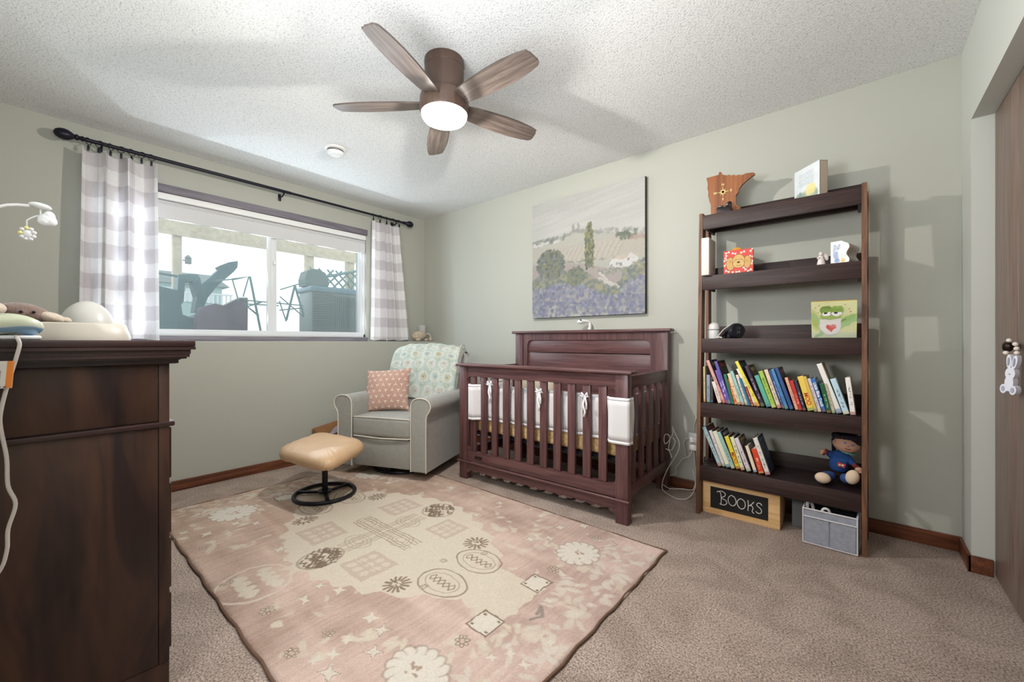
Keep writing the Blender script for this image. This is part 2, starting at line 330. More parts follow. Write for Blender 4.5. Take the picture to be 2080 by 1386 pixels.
FRAME=[[(-1.678, 1.645), (-1.526, 1.691), (-1.402, 1.164)], [(-1.678, 1.645), (-1.625, 1.436)], [(-1.813, 1.618), (-1.678, 1.645)], [(-1.423, 1.44), (-1.546, 1.385), (-1.444, 1.298)], [(-1.238, 1.587), (-1.088, 1.651), (-0.968, 1.702)], [(-1.088, 1.651), (-1.176, 1.262)], [(-1.088, 1.651), (-0.992, 1.32)], [(-1.238, 1.514), (-0.992, 1.307)], [(-1.576, 1.451), (-0.992, 1.433)], [(-1.566, 1.412), (-1.249, 1.416)], [(-1.238, 1.368), (-0.992, 1.408)], [(-1.238, 1.465), (-1.17, 1.249)], [(-1.526, 1.691), (-1.576, 1.485)]]
AC=[(-0.715, 1.735), (0.035, 1.813), (-0.715, 1.179), (0.035, 1.196)]
HUMP=[(-0.729, 1.733), (-0.736, 1.819), (-0.708, 1.923), (-0.638, 1.962), (-0.551, 1.959), (-0.477, 1.924), (-0.44, 1.838), (-0.432, 1.764)]
LAT=[(-0.432, 1.914), (0.052, 2.168), (-0.432, 1.779), (0.052, 1.83)]
POSTS=[(-1.954, 2.017), (-1.877, 2.03), (-0.533, 2.177), (-0.434, 2.193), (0.051, 2.185), (0.158, 2.201)]
BEAM=[(-2.098, 2.286), (0.277, 2.27), (-2.098, 2.249)]
LANT=[(-1.868, 2.022), (-1.824, 1.955)]
HOUSE=[(-0.887, 2.225), (-0.3, 2.292), (-0.887, 1.848), (-0.3, 1.987)]
CABLE=[[(2.871, -0.03, 0.562), (2.871, -0.03, 0.41)], [(2.895, -0.16, 0.46), (2.9, -0.16, 0.416), (2.885, -0.16, 0.379), (2.857, -0.16, 0.339), (2.845, -0.16, 0.357), (2.852, -0.16, 0.399), (2.877, -0.16, 0.405), (2.89, -0.16, 0.379), (2.882, -0.16, 0.318), (2.897, -0.16, 0.28), (2.905, -0.16, 0.259)], [(2.891, -0.15, 0.453), (2.918, -0.15, 0.397), (2.936, -0.15, 0.355), (2.933, -0.15, 0.304), (2.904, -0.15, 0.244), (2.864, -0.15, 0.171), (2.834, -0.15, 0.098), (2.823, -0.15, 0.05), (2.829, -0.15, 0.01), (2.885, -0.195, 0.006), (2.948, -0.226, 0.006), (2.995, -0.194, 0.006), (3.019, -0.15, 0.031), (3.04, -0.15, 0.084), (3.037, -0.15, 0.128), (3.026, -0.15, 0.184)], [(2.901, -0.165, 0.387), (2.919, -0.165, 0.37), (2.916, -0.165, 0.344), (2.897, -0.165, 0.306), (2.862, -0.165, 0.31)], [(2.964, -0.03, 0.365), (2.939, -0.03, 0.353), (2.929, -0.03, 0.326), (2.937, -0.03, 0.28), (2.942, -0.03, 0.24)], [(2.992, -0.06, 0.296), (2.973, -0.06, 0.252), (2.929, -0.06, 0.224), (2.904, -0.06, 0.183), (2.884, -0.06, 0.153), (2.886, -0.06, 0.117), (2.843, -0.06, 0.087), (2.796, -0.06, 0.035)], [(2.993, -0.03, 0.285), (2.998, -0.03, 0.184)], [(2.818, -0.12, 0.04), (2.864, -0.12, 0.023), (2.938, -0.12, 0.038), (3.0, -0.12, 0.045), (3.019, -0.12, 0.057), (3.031, -0.12, 0.099)], [(3.017, -0.03, 0.542), (2.993, -0.03, 0.463), (2.993, -0.03, 0.412)]]
MOBP=[('arm', [(2.0, -3.007, 1.413), (2.0, -2.993, 1.421), (2.0, -2.975, 1.426), (2.0, -2.953, 1.429)]), ('leaf', [(2.0, -2.956, 1.43), (2.0, -2.909, 1.436)]), ('stem', [(2.0, -2.932, 1.425), (2.0, -2.932, 1.405)]), ('bar', [(2.0, -2.932, 1.405), (2.0, -2.942, 1.401), (2.0, -2.951, 1.393), (2.0, -2.958, 1.385)]), ('drop', [(2.0, -2.958, 1.386), (2.0, -2.958, 1.367)]), ('cloud', [(2.0, -2.919, 1.396)]), ('flower', [(2.0, -2.957, 1.346)])]
OTC=[(0.993, -1.931, 0.34), (0.748, -1.569, 0.34), (1.27, -1.441, 0.34), (1.591, -1.886, 0.34)]
# ------------------------------------------------------------------ shared materials
def wallmat():
    m, nt, b = nmat('wall_paint'); N = nt.nodes; L = nt.links
    b.inputs['Base Color'].default_value = lin((181, 182, 172))+[1]; b.inputs['Roughness'].default_value = .55; b.inputs['Specular IOR Level'].default_value = .3
    tc = N.new('ShaderNodeTexCoord'); n = N.new('ShaderNodeTexNoise'); n.inputs['Scale'].default_value = 110; n.inputs['Detail'].default_value = 2
    L.new(tc.outputs['Object'], n.inputs['Vector']); bp = N.new('ShaderNodeBump'); bp.inputs['Strength'].default_value = .12; bp.inputs['Distance'].default_value = .003
    L.new(n.outputs['Fac'], bp.inputs['Height']); L.new(bp.outputs['Normal'], b.inputs['Normal']); return m
def ceilmat():
    m, nt, b = nmat('popcorn_ceiling'); N = nt.nodes; L = nt.links
    b.inputs['Roughness'].default_value = .95; b.inputs['Specular IOR Level'].default_value = .1
    tc = N.new('ShaderNodeTexCoord'); v = N.new('ShaderNodeTexNoise'); v.inputs['Scale'].default_value = 120; v.inputs['Detail'].default_value = 3; v.inputs['Roughness'].default_value = .65
    L.new(tc.outputs['Object'], v.inputs['Vector'])
    r = N.new('ShaderNodeValToRGB'); r.color_ramp.elements[0].position = .33; r.color_ramp.elements[1].position = .48
    r.color_ramp.elements[0].color = lin((196, 197, 196))+[1]; r.color_ramp.elements[1].color = lin((231, 232, 231))+[1]
    L.new(v.outputs['Fac'], r.inputs['Fac']); L.new(r.outputs['Color'], b.inputs['Base Color'])
    bp = N.new('ShaderNodeBump'); bp.inputs['Strength'].default_value = .75; bp.inputs['Distance'].default_value = .006
    L.new(v.outputs['Fac'], bp.inputs['Height']); L.new(bp.outputs['Normal'], b.inputs['Normal']); return m
def carpetmat():
    m, nt, b = nmat('carpet'); N = nt.nodes; L = nt.links
    b.inputs['Roughness'].default_value = 1; b.inputs['Specular IOR Level'].default_value = .05
    tc = N.new('ShaderNodeTexCoord')
    n = N.new('ShaderNodeTexNoise'); n.inputs['Scale'].default_value = 150; n.inputs['Detail'].default_value = 4; n.inputs['Roughness'].default_value = .7
    L.new(tc.outputs['Object'], n.inputs['Vector'])
    r = N.new('ShaderNodeValToRGB'); r.color_ramp.elements[0].position = .36; r.color_ramp.elements[1].position = .62
    r.color_ramp.elements[0].color = lin((126, 108, 97))+[1]; r.color_ramp.elements[1].color = lin((216, 198, 187))+[1]
    L.new(n.outputs['Fac'], r.inputs['Fac'])
    n2 = N.new('ShaderNodeTexNoise'); n2.inputs['Scale'].default_value = 5; n2.inputs['Detail'].default_value = 5; n2.inputs['Distortion'].default_value = .8
    L.new(tc.outputs['Object'], n2.inputs['Vector'])
    r2 = N.new('ShaderNodeValToRGB'); r2.color_ramp.elements[0].position = .38; r2.color_ramp.elements[1].position = .6
    r2.color_ramp.elements[0].color = (.84, .82, .80, 1); r2.color_ramp.elements[1].color = (1.04, 1.03, 1.02, 1)
    L.new(n2.outputs['Fac'], r2.inputs['Fac'])
    mx = N.new('ShaderNodeMixRGB'); mx.blend_type = 'MULTIPLY'; mx.inputs['Fac'].default_value = 1
    L.new(r.outputs['Color'], mx.inputs['Color1']); L.new(r2.outputs['Color'], mx.inputs['Color2']); L.new(mx.outputs['Color'], b.inputs['Base Color'])
    bp = N.new('ShaderNodeBump'); bp.inputs['Strength'].default_value = .9; bp.inputs['Distance'].default_value = .008
    L.new(n.outputs['Fac'], bp.inputs['Height']); L.new(bp.outputs['Normal'], b.inputs['Normal']); return m
WALL, CEIL, CARPET = wallmat(), ceilmat(), carpetmat()
BASEW = {a: wood('baseboard_wood_'+a, (78, 42, 27), (128, 78, 54), a, .8, .4) for a in 'xy'}
CASING = wood('window_casing_wood', (104, 98, 108), (138, 132, 140), 'y', .8, .5)
VINYL = mat('white_vinyl', (226, 228, 230), .4)
BLACKM = mat('black_metal', (26, 26, 38), .38, .3)
PLASTW = mat('white_plastic', (226, 226, 224), .35)
W_, H_ = 4.234, 2.44

# ------------------------------------------------------------------ room
m = MB(); m.box(-.2, 4.75, -3.45, .2, -.1, 0); struct('floor', m, CARPET, smooth=0)
m = MB(); m.box(-.2, 4.75, -3.45, .2, H_, H_+.1); struct('ceiling', m, CEIL, smooth=0)
WY0, WY1, WZ0, WZ1 = -2.60, -.737, 1.075, 2.117
m = MB()
m.box(-.2, 0, -3.45, .0, -.1, WZ0); m.box(-.2, 0, -3.45, .0, WZ1, H_)
m.box(-.2, 0, -3.45, WY0, WZ0, WZ1); m.box(-.2, 0, WY1, .0, WZ0, WZ1)
m.box(0, .263, -3.30, 0, 0, 1.033, bev=.004)
struct('wall_left', m, WALL, smooth=0)
m = MB(); m.box(-.2, 4.75, 0, .2, 0, H_); struct('wall_back', m, WALL, smooth=0)
m = MB(); m.box(-.2, 4.75, -3.45, -3.25, 0, H_); struct('wall_front', m, WALL, smooth=0)
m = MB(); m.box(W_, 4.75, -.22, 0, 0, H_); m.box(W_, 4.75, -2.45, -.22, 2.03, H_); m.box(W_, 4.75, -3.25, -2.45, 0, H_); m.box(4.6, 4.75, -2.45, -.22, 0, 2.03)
WALLR = wallmat(); WALLR.name = 'wall_paint_lit'; WALLR.node_tree.nodes['Principled BSDF'].inputs['Base Color'].default_value = lin((202, 205, 198))+[1]  # same wall paint, lightened to stand in for stronger light on this wall
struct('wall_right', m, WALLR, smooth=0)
m = MB(); m.box(.263, .275, -3.25, 0, 0, .072, bev=.003); struct('baseboard_left', m, BASEW['y'])
m = MB(); m.box(.275, W_, -.013, 0, 0, .075, bev=.003); struct('baseboard_back', m, BASEW['x'])
m = MB(); m.box(W_-.012, W_, -.232, 0, 0, .075, bev=.003); m.box(W_-.012, 4.298, -.232, -.22, 0, .075, bev=.003); struct('baseboard_right', m, BASEW['y'])
# window
win = thing('window_1', None, None, (0, -1.58, 1.05), kind='structure')
m = MB()
m.box(-.11, -.015, WY0, WY1, WZ0, 1.105, bev=.004); m.box(-.09, -.03, WY0+.02, WY1-.02, 1.10, 1.124, bev=.004)
m.box(-.11, -.015, WY0, WY1, 2.085, WZ1, bev=.004)
m.box(-.11, -.015, WY1-.022, WY1, WZ0, WZ1, bev=.004); m.box(-.09, -.03, WY1-.045, WY1-.02, 1.12, 2.09, bev=.004)
m.box(-.11, -.015, WY0, WY0+.022, WZ0, WZ1, bev=.004); m.box(-.09, -.03, WY0+.02, WY0+.045, 1.12, 2.09, bev=.004)
obj('window_frame', m, VINYL, win)
m = MB(); m.box(-.085, -.04, -1.612, -1.565, 1.12, 2.09, bev=.004); m.box(-.06, -.03, -1.64, -1.610, 1.12, 2.09, bev=.004)
mu = obj('meeting_rail', m, VINYL, win)
m = MB(); m.box(-.035, -.018, -1.596, -1.578, 1.70, 1.735, bev=.004); obj('window_latch', m, mat('latch', (240, 240, 240), .3), mu)
def glassmat():
    m_, nt, b = nmat('window_glass'); N = nt.nodes; L = nt.links; out = N['Material Output']; N.remove(b)
    t = N.new('ShaderNodeBsdfTransparent'); t.inputs['Color'].default_value = (.93, .96, .965, 1)
    g = N.new('ShaderNodeBsdfGlossy'); g.inputs['Roughness'].default_value = .03
    mx = N.new('ShaderNodeMixShader'); mx.inputs[0].default_value = .05
    L.new(t.outputs[0], mx.inputs[1]); L.new(g.outputs[0], mx.inputs[2]); L.new(mx.outputs[0], out.inputs['Surface']); return m_
def screenmat():
    m_, nt, b = nmat('insect_screen'); N = nt.nodes; L = nt.links; out = N['Material Output']; N.remove(b)
    t = N.new('ShaderNodeBsdfTransparent'); t.inputs['Color'].default_value = (1, 1, 1, 1)
    d = N.new('ShaderNodeBsdfTranslucent'); d.inputs['Color'].default_value = (.42, .46, .45, 1)
    tc = N.new('ShaderNodeTexCoord'); n = N.new('ShaderNodeTexNoise'); n.inputs['Scale'].default_value = 260; n.inputs['Detail'].default_value = 2
    L.new(tc.outputs['Object'], n.inputs['Vector'])
    r = N.new('ShaderNodeMapRange'); r.inputs[1].default_value = .3; r.inputs[2].default_value = .7; r.inputs[3].default_value = .28; r.inputs[4].default_value = .44
    L.new(n.outputs['Fac'], r.inputs[0])
    mx = N.new('ShaderNodeMixShader'); L.new(r.outputs[0], mx.inputs[0])
    L.new(t.outputs[0], mx.inputs[1]); L.new(d.outputs[0], mx.inputs[2]); L.new(mx.outputs[0], out.inputs['Surface']); return m_
GL, SC = glassmat(), screenmat()
for a, b_ in ((WY0+.045, -1.64), (-1.565, WY1-.045)):
    m = MB(); m.grid([[(-.062, a, 1.124), (-.062, b_, 1.124)], [(-.062, a, 2.085), (-.062, b_, 2.085)]]); obj('pane', m, GL, win, smooth=0)
m = MB(); m.grid([[(-.1, WY0+.045, 1.124), (-.1, WY1-.045, 1.124)], [(-.1, WY0+.045, 2.085), (-.1, WY1-.045, 2.085)]]); obj('insect_screen', m, SC, win, smooth=0)
m = MB(); m.box(0, .014, WY0-.03, WY1+.012, WZ1, 2.176, bev=.002); m.box(0, .02, WY0-.03, WY1+.012, 1.0331, WZ0, bev=.002)
struct('trim_1', m, CASING)
sh = thing('cellular_shade', 'white raised cellular window shade gathered under the top of the window frame', 'shade', (-.005, -1.58, 2.0))
m = MB(); m.box(-.028, .012, WY0+.004, WY1-.004, 2.066, 2.114, bev=.008, seg=3); obj('head_rail', m, mat('shade_rail', (240, 240, 238), .4), sh)
m = MB()
prof = [(-.022, 2.066), (.004, 2.058), (-.004, 2.05), (.004, 2.042), (-.004, 2.034), (.0, 2.03), (-.006, 1.94), (-.006, 1.93), (-.02, 1.93)]
m.prism([(a, b_) for a, b_ in prof], WY0+.008, WY1-.008, 'xz')
for v in m.b.verts: pass
obj('shade_fabric', m, mat('shade_fabric', (214, 214, 214), .9), sh, smooth=0)
m = MB(); m.tube([(.002, -.80, 2.04), (.004, -.795, 1.9), (.006, -.79, 1.86), (.0, -.80, 1.90)], .0025, 6); obj('lift_cord', m, PLASTW, sh)

# closet doors
CL = wood('closet_veneer', (112, 92, 82), (140, 120, 108), 'z', .9, .45, bump=.08)
cd = thing('door_1', None, None, (4.32, -1.3, 0), kind='structure')
ys = [-.228, -.565, -.90, -1.235, -1.57, -1.905, -2.24, -2.44]
for a, b_ in zip(ys, ys[1:]):
    m = MB(); m.box(4.302, 4.33, b_+.002, a-.002, .012, 2.022, bev=.002); obj('door_panel', m, CL, cd)
m = MB(); m.box(4.305, 4.34, -2.45, -.222, 2.022, 2.03); obj('track', m, mat('track_metal', (70, 64, 58), .5, .5), cd)

# ------------------------------------------------------------------ outdoors seen through the window, hazy tint painted into most colours
GND = mat('yard_soil', (150, 148, 138), .95, bump=.5, bscale=30, var=.25)
m = MB(); m.box(-14, -.2, -10, 8, .85, .98); struct('ground', m, GND, smooth=0)
PW = mat('weathered_deck_wood', (214, 196, 166), .9, var=.15, vscale=20)
def O(name, mb, m_, label, cat, **k): return obj(name, mb, m_, None, label=label, cat=cat, **k)
m = MB(); m.box(-1.98, -1.88, -4.5, 2.5, 2.26, 2.50); m.box(-1.87, -1.86, -4.5, 2.5, 2.20, 2.275)
O('deck_beam', m, PW, 'weathered wooden deck beam crossing the top of the window view', 'beam', smooth=0)
for (y0, y1), lb in zip(((-1.954, -1.877), (-.533, -.434), (.051, .158)), ('weathered wooden deck post left of the small lantern', 'deck post rising behind the dark dome cover', 'deck post behind the white lattice panel')):
    m = MB(); m.box(-1.975, -1.885, y0, y1, .98, 2.27, bev=.004); O('deck_post', m, PW, lb+' outside the window', 'post', group='deck posts outside')
t = thing('post_lantern', 'small square lantern fixed beside the left deck post outside', 'lantern', (-1.86, -1.82, 1.88))  # lantern is fixed to the deck post by a short arm
m = MB(); m.box(-1.88, -1.84, -1.855, -1.80, 1.90, 1.965, bev=.006); m.box(-1.87, -1.85, -1.877, -1.85, 1.93, 1.94); obj('lantern_body', m, mat('lantern_grey', (128, 136, 134), .6), t)
m = MB(); m.lathe([(.0, .0), (.035, .0), (.012, .03), (0, .035)], (-1.86, -1.828, 1.965), 12); obj('lantern_cap', m, mat('lantern_grey', (128, 136, 134), .6), t)
HAZE_TEAL = mat('hazed_plastic', (52, 96, 104), .7, var=.2, vscale=12)  # teal cast of the screen haze is put into this colour
t = thing('yard_machine', 'dark haze-tinted yard machine with a raised slanting arm outside the left pane', 'machine', (-1.5, -1.9, .98))
m = MB(); m.prism(MACH[10:17]+[(-1.657, 1.637), (-1.738, 1.506), (-1.86, 1.56)], -1.56, -1.44, 'yz'); obj('raised_arm', m, HAZE_TEAL, t, smooth=0)
m = MB(); m.prism([(-2.6, .98), (-2.6, 1.58), (-2.166, 1.57), (-2.02, 1.54), (-1.98, 1.30), (-1.9, 1.27), (-1.827, 1.32), (-1.79, .98)], -1.7, -1.3, 'yz'); obj('machine_body', m, HAZE_TEAL, t, smooth=0)
m = MB(); m.prism([(-2.0, 1.56), (-1.99, 1.715), (-1.84, 1.74), (-1.813, 1.70), (-1.80, 1.62), (-1.74, 1.52), (-1.80, 1.34), (-1.86, 1.34), (-1.84, 1.5), (-1.88, 1.66), (-1.94, 1.64), (-1.95, 1.44), (-1.99, 1.38)], -1.6, -1.42, 'yz'); obj('upper_bracket', m, HAZE_TEAL, t, smooth=0)
m = MB(); m.tube([(-1.5, -2.9, 1.80), (-1.5, -2.1, 1.715), (-1.5, -1.95, 1.70)], .012, 6); obj('hand_rail', m, HAZE_TEAL, t)
t = thing('wheelbarrow', 'dark maroon rounded wheelbarrow tub outside the left pane', 'wheelbarrow', (-1.18, -1.4, .98))
bw = [(y, z) for y, z in BARROW]
m = MB(); m.prism([(y, z if z > 1.2 else .981) for y, z in bw], -1.25, -1.1, 'yz'); obj('tub', m, mat('maroon_tub', (104, 84, 104), .6, var=.3), t, smooth=0)
m = MB(); m.tube([(-1.095, y, z+.006) for y, z in bw[2:8]], .008, 6); obj('rim', m, mat('pale_rim', (196, 200, 198), .5), t)
m = MB(); 

for v in m.ell((-1.02, -1.18, .985), (.10, .24, .14)): v.co.z = max(v.co.z, .9805)
O('stone_mound', m, mat('mound', (176, 168, 162), .95, bump=.6, bscale=40, var=.2), 'low pinkish mound of stones in the yard below the meeting rail', 'mound')
FR = mat('hazed_wire', (110, 146, 142), .6)  # wire and lattice colour with the haze mixed in
t = thing('garden_frame', 'pale haze-tinted wire folding garden frame standing behind the window centre', 'frame', (-.86, -1.2, .98))
for i, l in enumerate(FRAME):
    m = MB(); m.tube([(-.85-.003*i, y, z if z > 1.19 else .99) for y, z in l], .011 if i in (0, 3, 5, 6) else .006, 6); obj('frame_bar', m, FR, t)
m = MB(); 
AY0, AY1 = -.715, .10
t = thing('air_conditioner', 'large grey ribbed air conditioner unit outside the right pane', 'air conditioner', (-1.5, -.3, .98))
m = MB(); ACM = mat('ac_grey', (112, 122, 118), .6, .2)
m.box(-1.75, -1.35, AY0+.02, AY1, .98, 1.70, bev=.03); obj('unit_case', m, ACM, t)
m = MB()
for i in range(22):
    z = 1.03+i*.03; m.box(-1.345, -1.335, AY0+.02, -.42, z, z+.012)
for i in range(17):
    y = -.40+i*.029; m.box(-1.345, -1.336, y, y+.010, 1.0, 1.62)
obj('grille', m, mat('ac_rib', (92, 104, 100), .6), t, smooth=0)
m = MB(); m.box(-1.77, -1.33, AY0, AY1+.02, 1.66, 1.735, bev=.02); obj('top_cover', m, mat('ac_top', (104, 132, 146), .5), t)
m = MB(); hp = [(y, max(z, 1.7351)) for y, z in HUMP]; m.prism(hp, -1.65, -1.45, 'yz', None)
O('dome_cover', m, mat('dome_grey', (100, 116, 112), .8), 'rounded dark grey dome cover on top of the air conditioner', 'cover', smooth=0)
t = thing('lattice_panel', 'pale garden lattice panel leaning above the air conditioner', 'lattice', (-1.78, -.1, 1.74))
m = MB()
for k in range(9):
    y = -.50+k*.12
    m.tube([(-1.80, y, 1.74), (-1.80, y+.30, 2.04)], .012, 4); m.tube([(-1.82, y+.28, 1.74), (-1.82, y-.02, 2.04)], .012, 4)
obj('lattice_slats', m, FR, t, smooth=0)
m = MB(); m.tube([(-1.80, -.62, 1.84), (-1.80, .8, 2.27)], .018, 4); obj('top_rail', m, FR, t, smooth=0)
t = thing('neighbour_house', 'distant pale house with a white balcony railing outside the left pane', 'house', (-6.5, -.6, .98))
m = MB(); m.box(-8.2, -6.6, -2.9, -.32, .98, 2.20); obj('wall', m, mat('house_siding', (176, 204, 200), .8), t, smooth=0)
m = MB(); m.prism([(-3.1, 2.20), (-.2, 2.20), (-.5, 2.42), (-2.8, 2.42)], -8.3, -6.5, 'yz'); obj('roof', m, mat('house_roof', (150, 160, 156), .8), t, smooth=0)
m = MB()
for k in range(26): m.box(-6.05, -6.03, -2.2+k*.075, -2.2+k*.075+.03, 1.80, 1.97)
m.box(-6.06, -6.02, -2.2, -.28, 1.97, 2.0); obj('balcony_railing', m, mat('rail_white', (232, 236, 236), .6), t, smooth=0)
m = MB(); m.box(-6.59, -6.57, -1.9, -1.1, 1.85, 2.12); m.box(-6.59, -6.57, -.95, -.5, 1.85, 2.12); obj('windows', m, mat('house_glass', (214, 232, 234), .3), t, smooth=0)

# ------------------------------------------------------------------ curtain rod and curtains
RZ = 2.318; RX = .10
t = thing('curtain_rod', 'long dark metal curtain rod with ball finials above the window', 'curtain rod', (.05, -1.56, RZ))
m = MB(); m.tube([(RX, -2.74, RZ), (RX, -1.5, RZ)], .0125, 12); m.tube([(RX, -1.5, RZ), (RX, -.36, RZ)], .0105, 12); obj('rod', m, BLACKM, t)
for sgn, y in ((-1, -2.74), (1, -.36)):
    m = MB(); R = Matrix.Rotation(-sgn*PI/2, 4, 'X')
    m.lathe([(0, 0), (.014, 0), (.017, .006), (.013, .012), (.012, .02), (.018, .026), (.018, .034), (.013, .04), (.022, .052), (.031, .068), (.034, .085), (.031, .104), (.022, .12), (.01, .128), (0, .13)], (RX, y, RZ), 24, R)
    obj('finial', m, BLACKM, t)
for y in (-2.66, -1.557, -.44):
    m = MB(); m.box(0.0005, .008, y-.012, y+.012, RZ-.06, RZ-.0, bev=.002); m.tube([(.005, y, RZ-.03), (.06, y, RZ-.035), (RX, y, RZ-.022)], .006, 8)
    m.tube([(RX+.017*math.cos(a), y, RZ+.017*math.sin(a)) for a in np.linspace(-PI, PI*.1, 10)], .004, 6); obj('bracket', m, BLACKM, t)
CUR = colmat('curtain_cloth', .9, .35, 900, .15, .001, translucent=.22)
def curtain(name, label, y0t, y1t, y0b, y1b, folds, amp, seed, zt, rings, lead):
    t = thing(name, label, 'curtain', (RX, (y0b+y1b)/2, 1.05), group='grey and white check curtains')
    ns, nz = 260, 240; S = 1.02
    zb = 1.046
    rs = np.random.RandomState(seed); ph = rs.rand(8)*6.28
    s = np.linspace(0, 1, ns)[None, :]; v = np.linspace(0, 1, nz)[:, None]   # v 0 bottom .. 1 top
    y = (y0b+(y1b-y0b)*s)*(1-v)+(y0t+(y1t-y0t)*s)*v
    w = np.sin(2*PI*folds*s+ph[0]+.7*np.sin(2*PI*s+ph[1])+.5*(1-v)*np.sin(3*PI*s+ph[4]))
    w2 = np.sin(2*PI*(folds*1.9)*s+ph[2]+1.0*v)
    env = .75+.35*(1-v)
    x = RX+.010+amp*env*np.sign(w)*np.abs(w)**.75+amp*.22*w2*(1-v*.5)+.012*np.sin(3*v+ph[5])
    y = y+amp*.38*np.cos(2*PI*folds*s+ph[0]+.7*np.sin(2*PI*s+ph[1]))*env
    # pinch at the rings
    sag = .012*np.abs(np.sin(PI*s*(rings-1)))
    z = zb+(zt-zb)*v-sag*np.clip((v-.9)*10, 0, 1)+.006*np.sin(2*PI*folds*s+1)*(1-v)
    x = np.maximum(x, .018)
    P = np.stack([x, y, z], -1)
    cs = (s*S*10/1.0+lead+0*v); cz = ((zt-z)*10/.985+.0)
    a = (np.floor(cs) % 2).astype(bool); b_ = (np.floor(cz) % 2 == 0)
    W0 = np.array((249, 248, 248.)); G1 = np.array((229, 225, 227.)); G2 = np.array((207, 202, 205.))
    I = np.where((a & b_)[..., None], G2, np.where((a ^ b_)[..., None], G1, W0))
    I = I+(RNG.rand(nz, ns, 1)-.5)*8
    gridmesh('fabric', P, I, CUR, t)
    for k in range(rings):
        sk = (k+.3)/(rings-.4); yy = y0t+(y1t-y0t)*sk
        m = MB(); a0 = (.7+rs.rand()*.7)*(1 if k % 2 else -1)
        m.tube([(RX+.021*math.cos(q)*math.cos(a0), yy+.021*math.cos(q)*math.sin(a0), RZ-.006+.021*math.sin(q)) for q in np.linspace(0, 2*PI, 18)[:-1]], .0022, 6, closed=True)
        m.tube([(RX, yy, RZ-.028), (RX, yy, RZ-.036)], .002, 6); m.box(RX-.004, RX+.006, yy-.006, yy+.006, zt-.008, RZ-.034, bev=.001)
        obj('clip_ring', m, BLACKM, t)
curtain('window_curtain', 'long grey and white checked curtain gathered at the left side of the window', -2.735, -2.400, -2.745, -2.395, 2.7, .052, 3, 2.262, 7, .45)
curtain('window_curtain', 'narrower grey and white checked curtain at the right side of the window, near the corner', -.735, -.385, -.785, -.275, 3.6, .036, 9, 2.262, 5, .2)

# ------------------------------------------------------------------ ceiling fan
FX, FY, BZ = 2.262, -1.607, 2.222
fan = thing('ceiling_fan', 'five-blade brown wood ceiling fan with a lit round white light', 'ceiling fan', (FX, FY, H_))
FB = wood('fan_bronze', (76, 58, 50), (98, 78, 68), 'z', .4, .4, bump=.03)
m = MB(); m.lathe([(0, 2.4399), (.098, 2.4399), (.1, 2.425), (.098, 2.40), (.096, 2.398), (.098, 2.396), (.097, 2.335), (.090, 2.285), (.088, 2.268), (0, 2.268)], (FX, FY, 0), 48); obj('motor_housing', m, FB, fan)
m = MB(); m.lathe([(0, 2.2679), (.10, 2.2679), (.118, 2.258), (.122, 2.24), (.122, 2.185), (.116, 2.172), (0, 2.172)], (FX, FY, 0), 48); obj('blade_hub', m, FB, fan)
m = MB(); m.lathe([(.113, 2.1719), (.112, 2.160), (.104, 2.148), (.085, 2.140), (.05, 2.136), (0, 2.135)], (FX, FY, 0), 48)
LIT = mat('fan_diffuser', (255, 250, 242), .4, emit=(255, 248, 240), es=FANL)
obj('light_diffuser', m, LIT, fan)
BLW = wood('fan_blade_wood', (66, 57, 52), (106, 95, 88), 'x', 1.0, .3, bump=.05)
for i in range(5):
    a = math.radians(-70.6+72.1*i)
    prof = [(.10, .040), (.16, .050), (.24, .058), (.34, .063), (.42, .062), (.50, .054), (.545, .044), (.556, .036)]
    up = [(r, w) for r, w in prof]; dn = [(r-.012*(k == 7), -w*.98) for k, (r, w) in enumerate(prof)][::-1]
    poly = up+[(.560, .02), (.552, -.026)]+dn
    M = Matrix.Translation((FX, FY, BZ)) @ Matrix.Rotation(a, 4, 'Z') @ Matrix.Rotation(math.radians(PITCH), 4, 'X')
    bl = thing('b', None, None); bpy.data.objects.remove(bl)
    mb = MB(); mb.prism(poly, -.004, .004, 'xy')
    me_o = bpy.data.objects.new('fan_blade', bpy.data.meshes.new('fan_blade')); C.objects.link(me_o)
    bmesh.ops.recalc_face_normals(mb.b, faces=mb.b.faces[:]); mb.b.to_mesh(me_o.data); mb.b.free(); me_o.data.materials.append(BLW)
    me_o.parent = fan; me_o.matrix_local = Matrix.Translation((-FX, -FY, -H_)) @ M
# smoke detector
t = thing('smoke_detector', 'round white smoke detector on the ceiling between fan and window', 'smoke detector', (.935, -1.517, H_))
cx_, cy_ = .935, -1.517
m = MB(); m.lathe([(0, 2.4399), (.077, 2.4399), (.077, 2.432), (.070, 2.428), (0, 2.428)], (cx_, cy_, 0), 36); obj('base_plate', m, PLASTW, t)
m = MB(); m.lathe([(0, 2.4279), (.056, 2.4279), (.052, 2.414), (0, 2.414)], (cx_, cy_, 0), 36); obj('vent_ring', m, mat('detector_grey', (96, 96, 98), .5), t)
m = MB(); m.lathe([(0, 2.4139), (.060, 2.4139), (.060, 2.408), (.052, 2.398), (.036, 2.394), (.034, 2.397), (0, 2.397)], (cx_, cy_, 0), 36); obj('detector_cap', m, PLASTW, t)
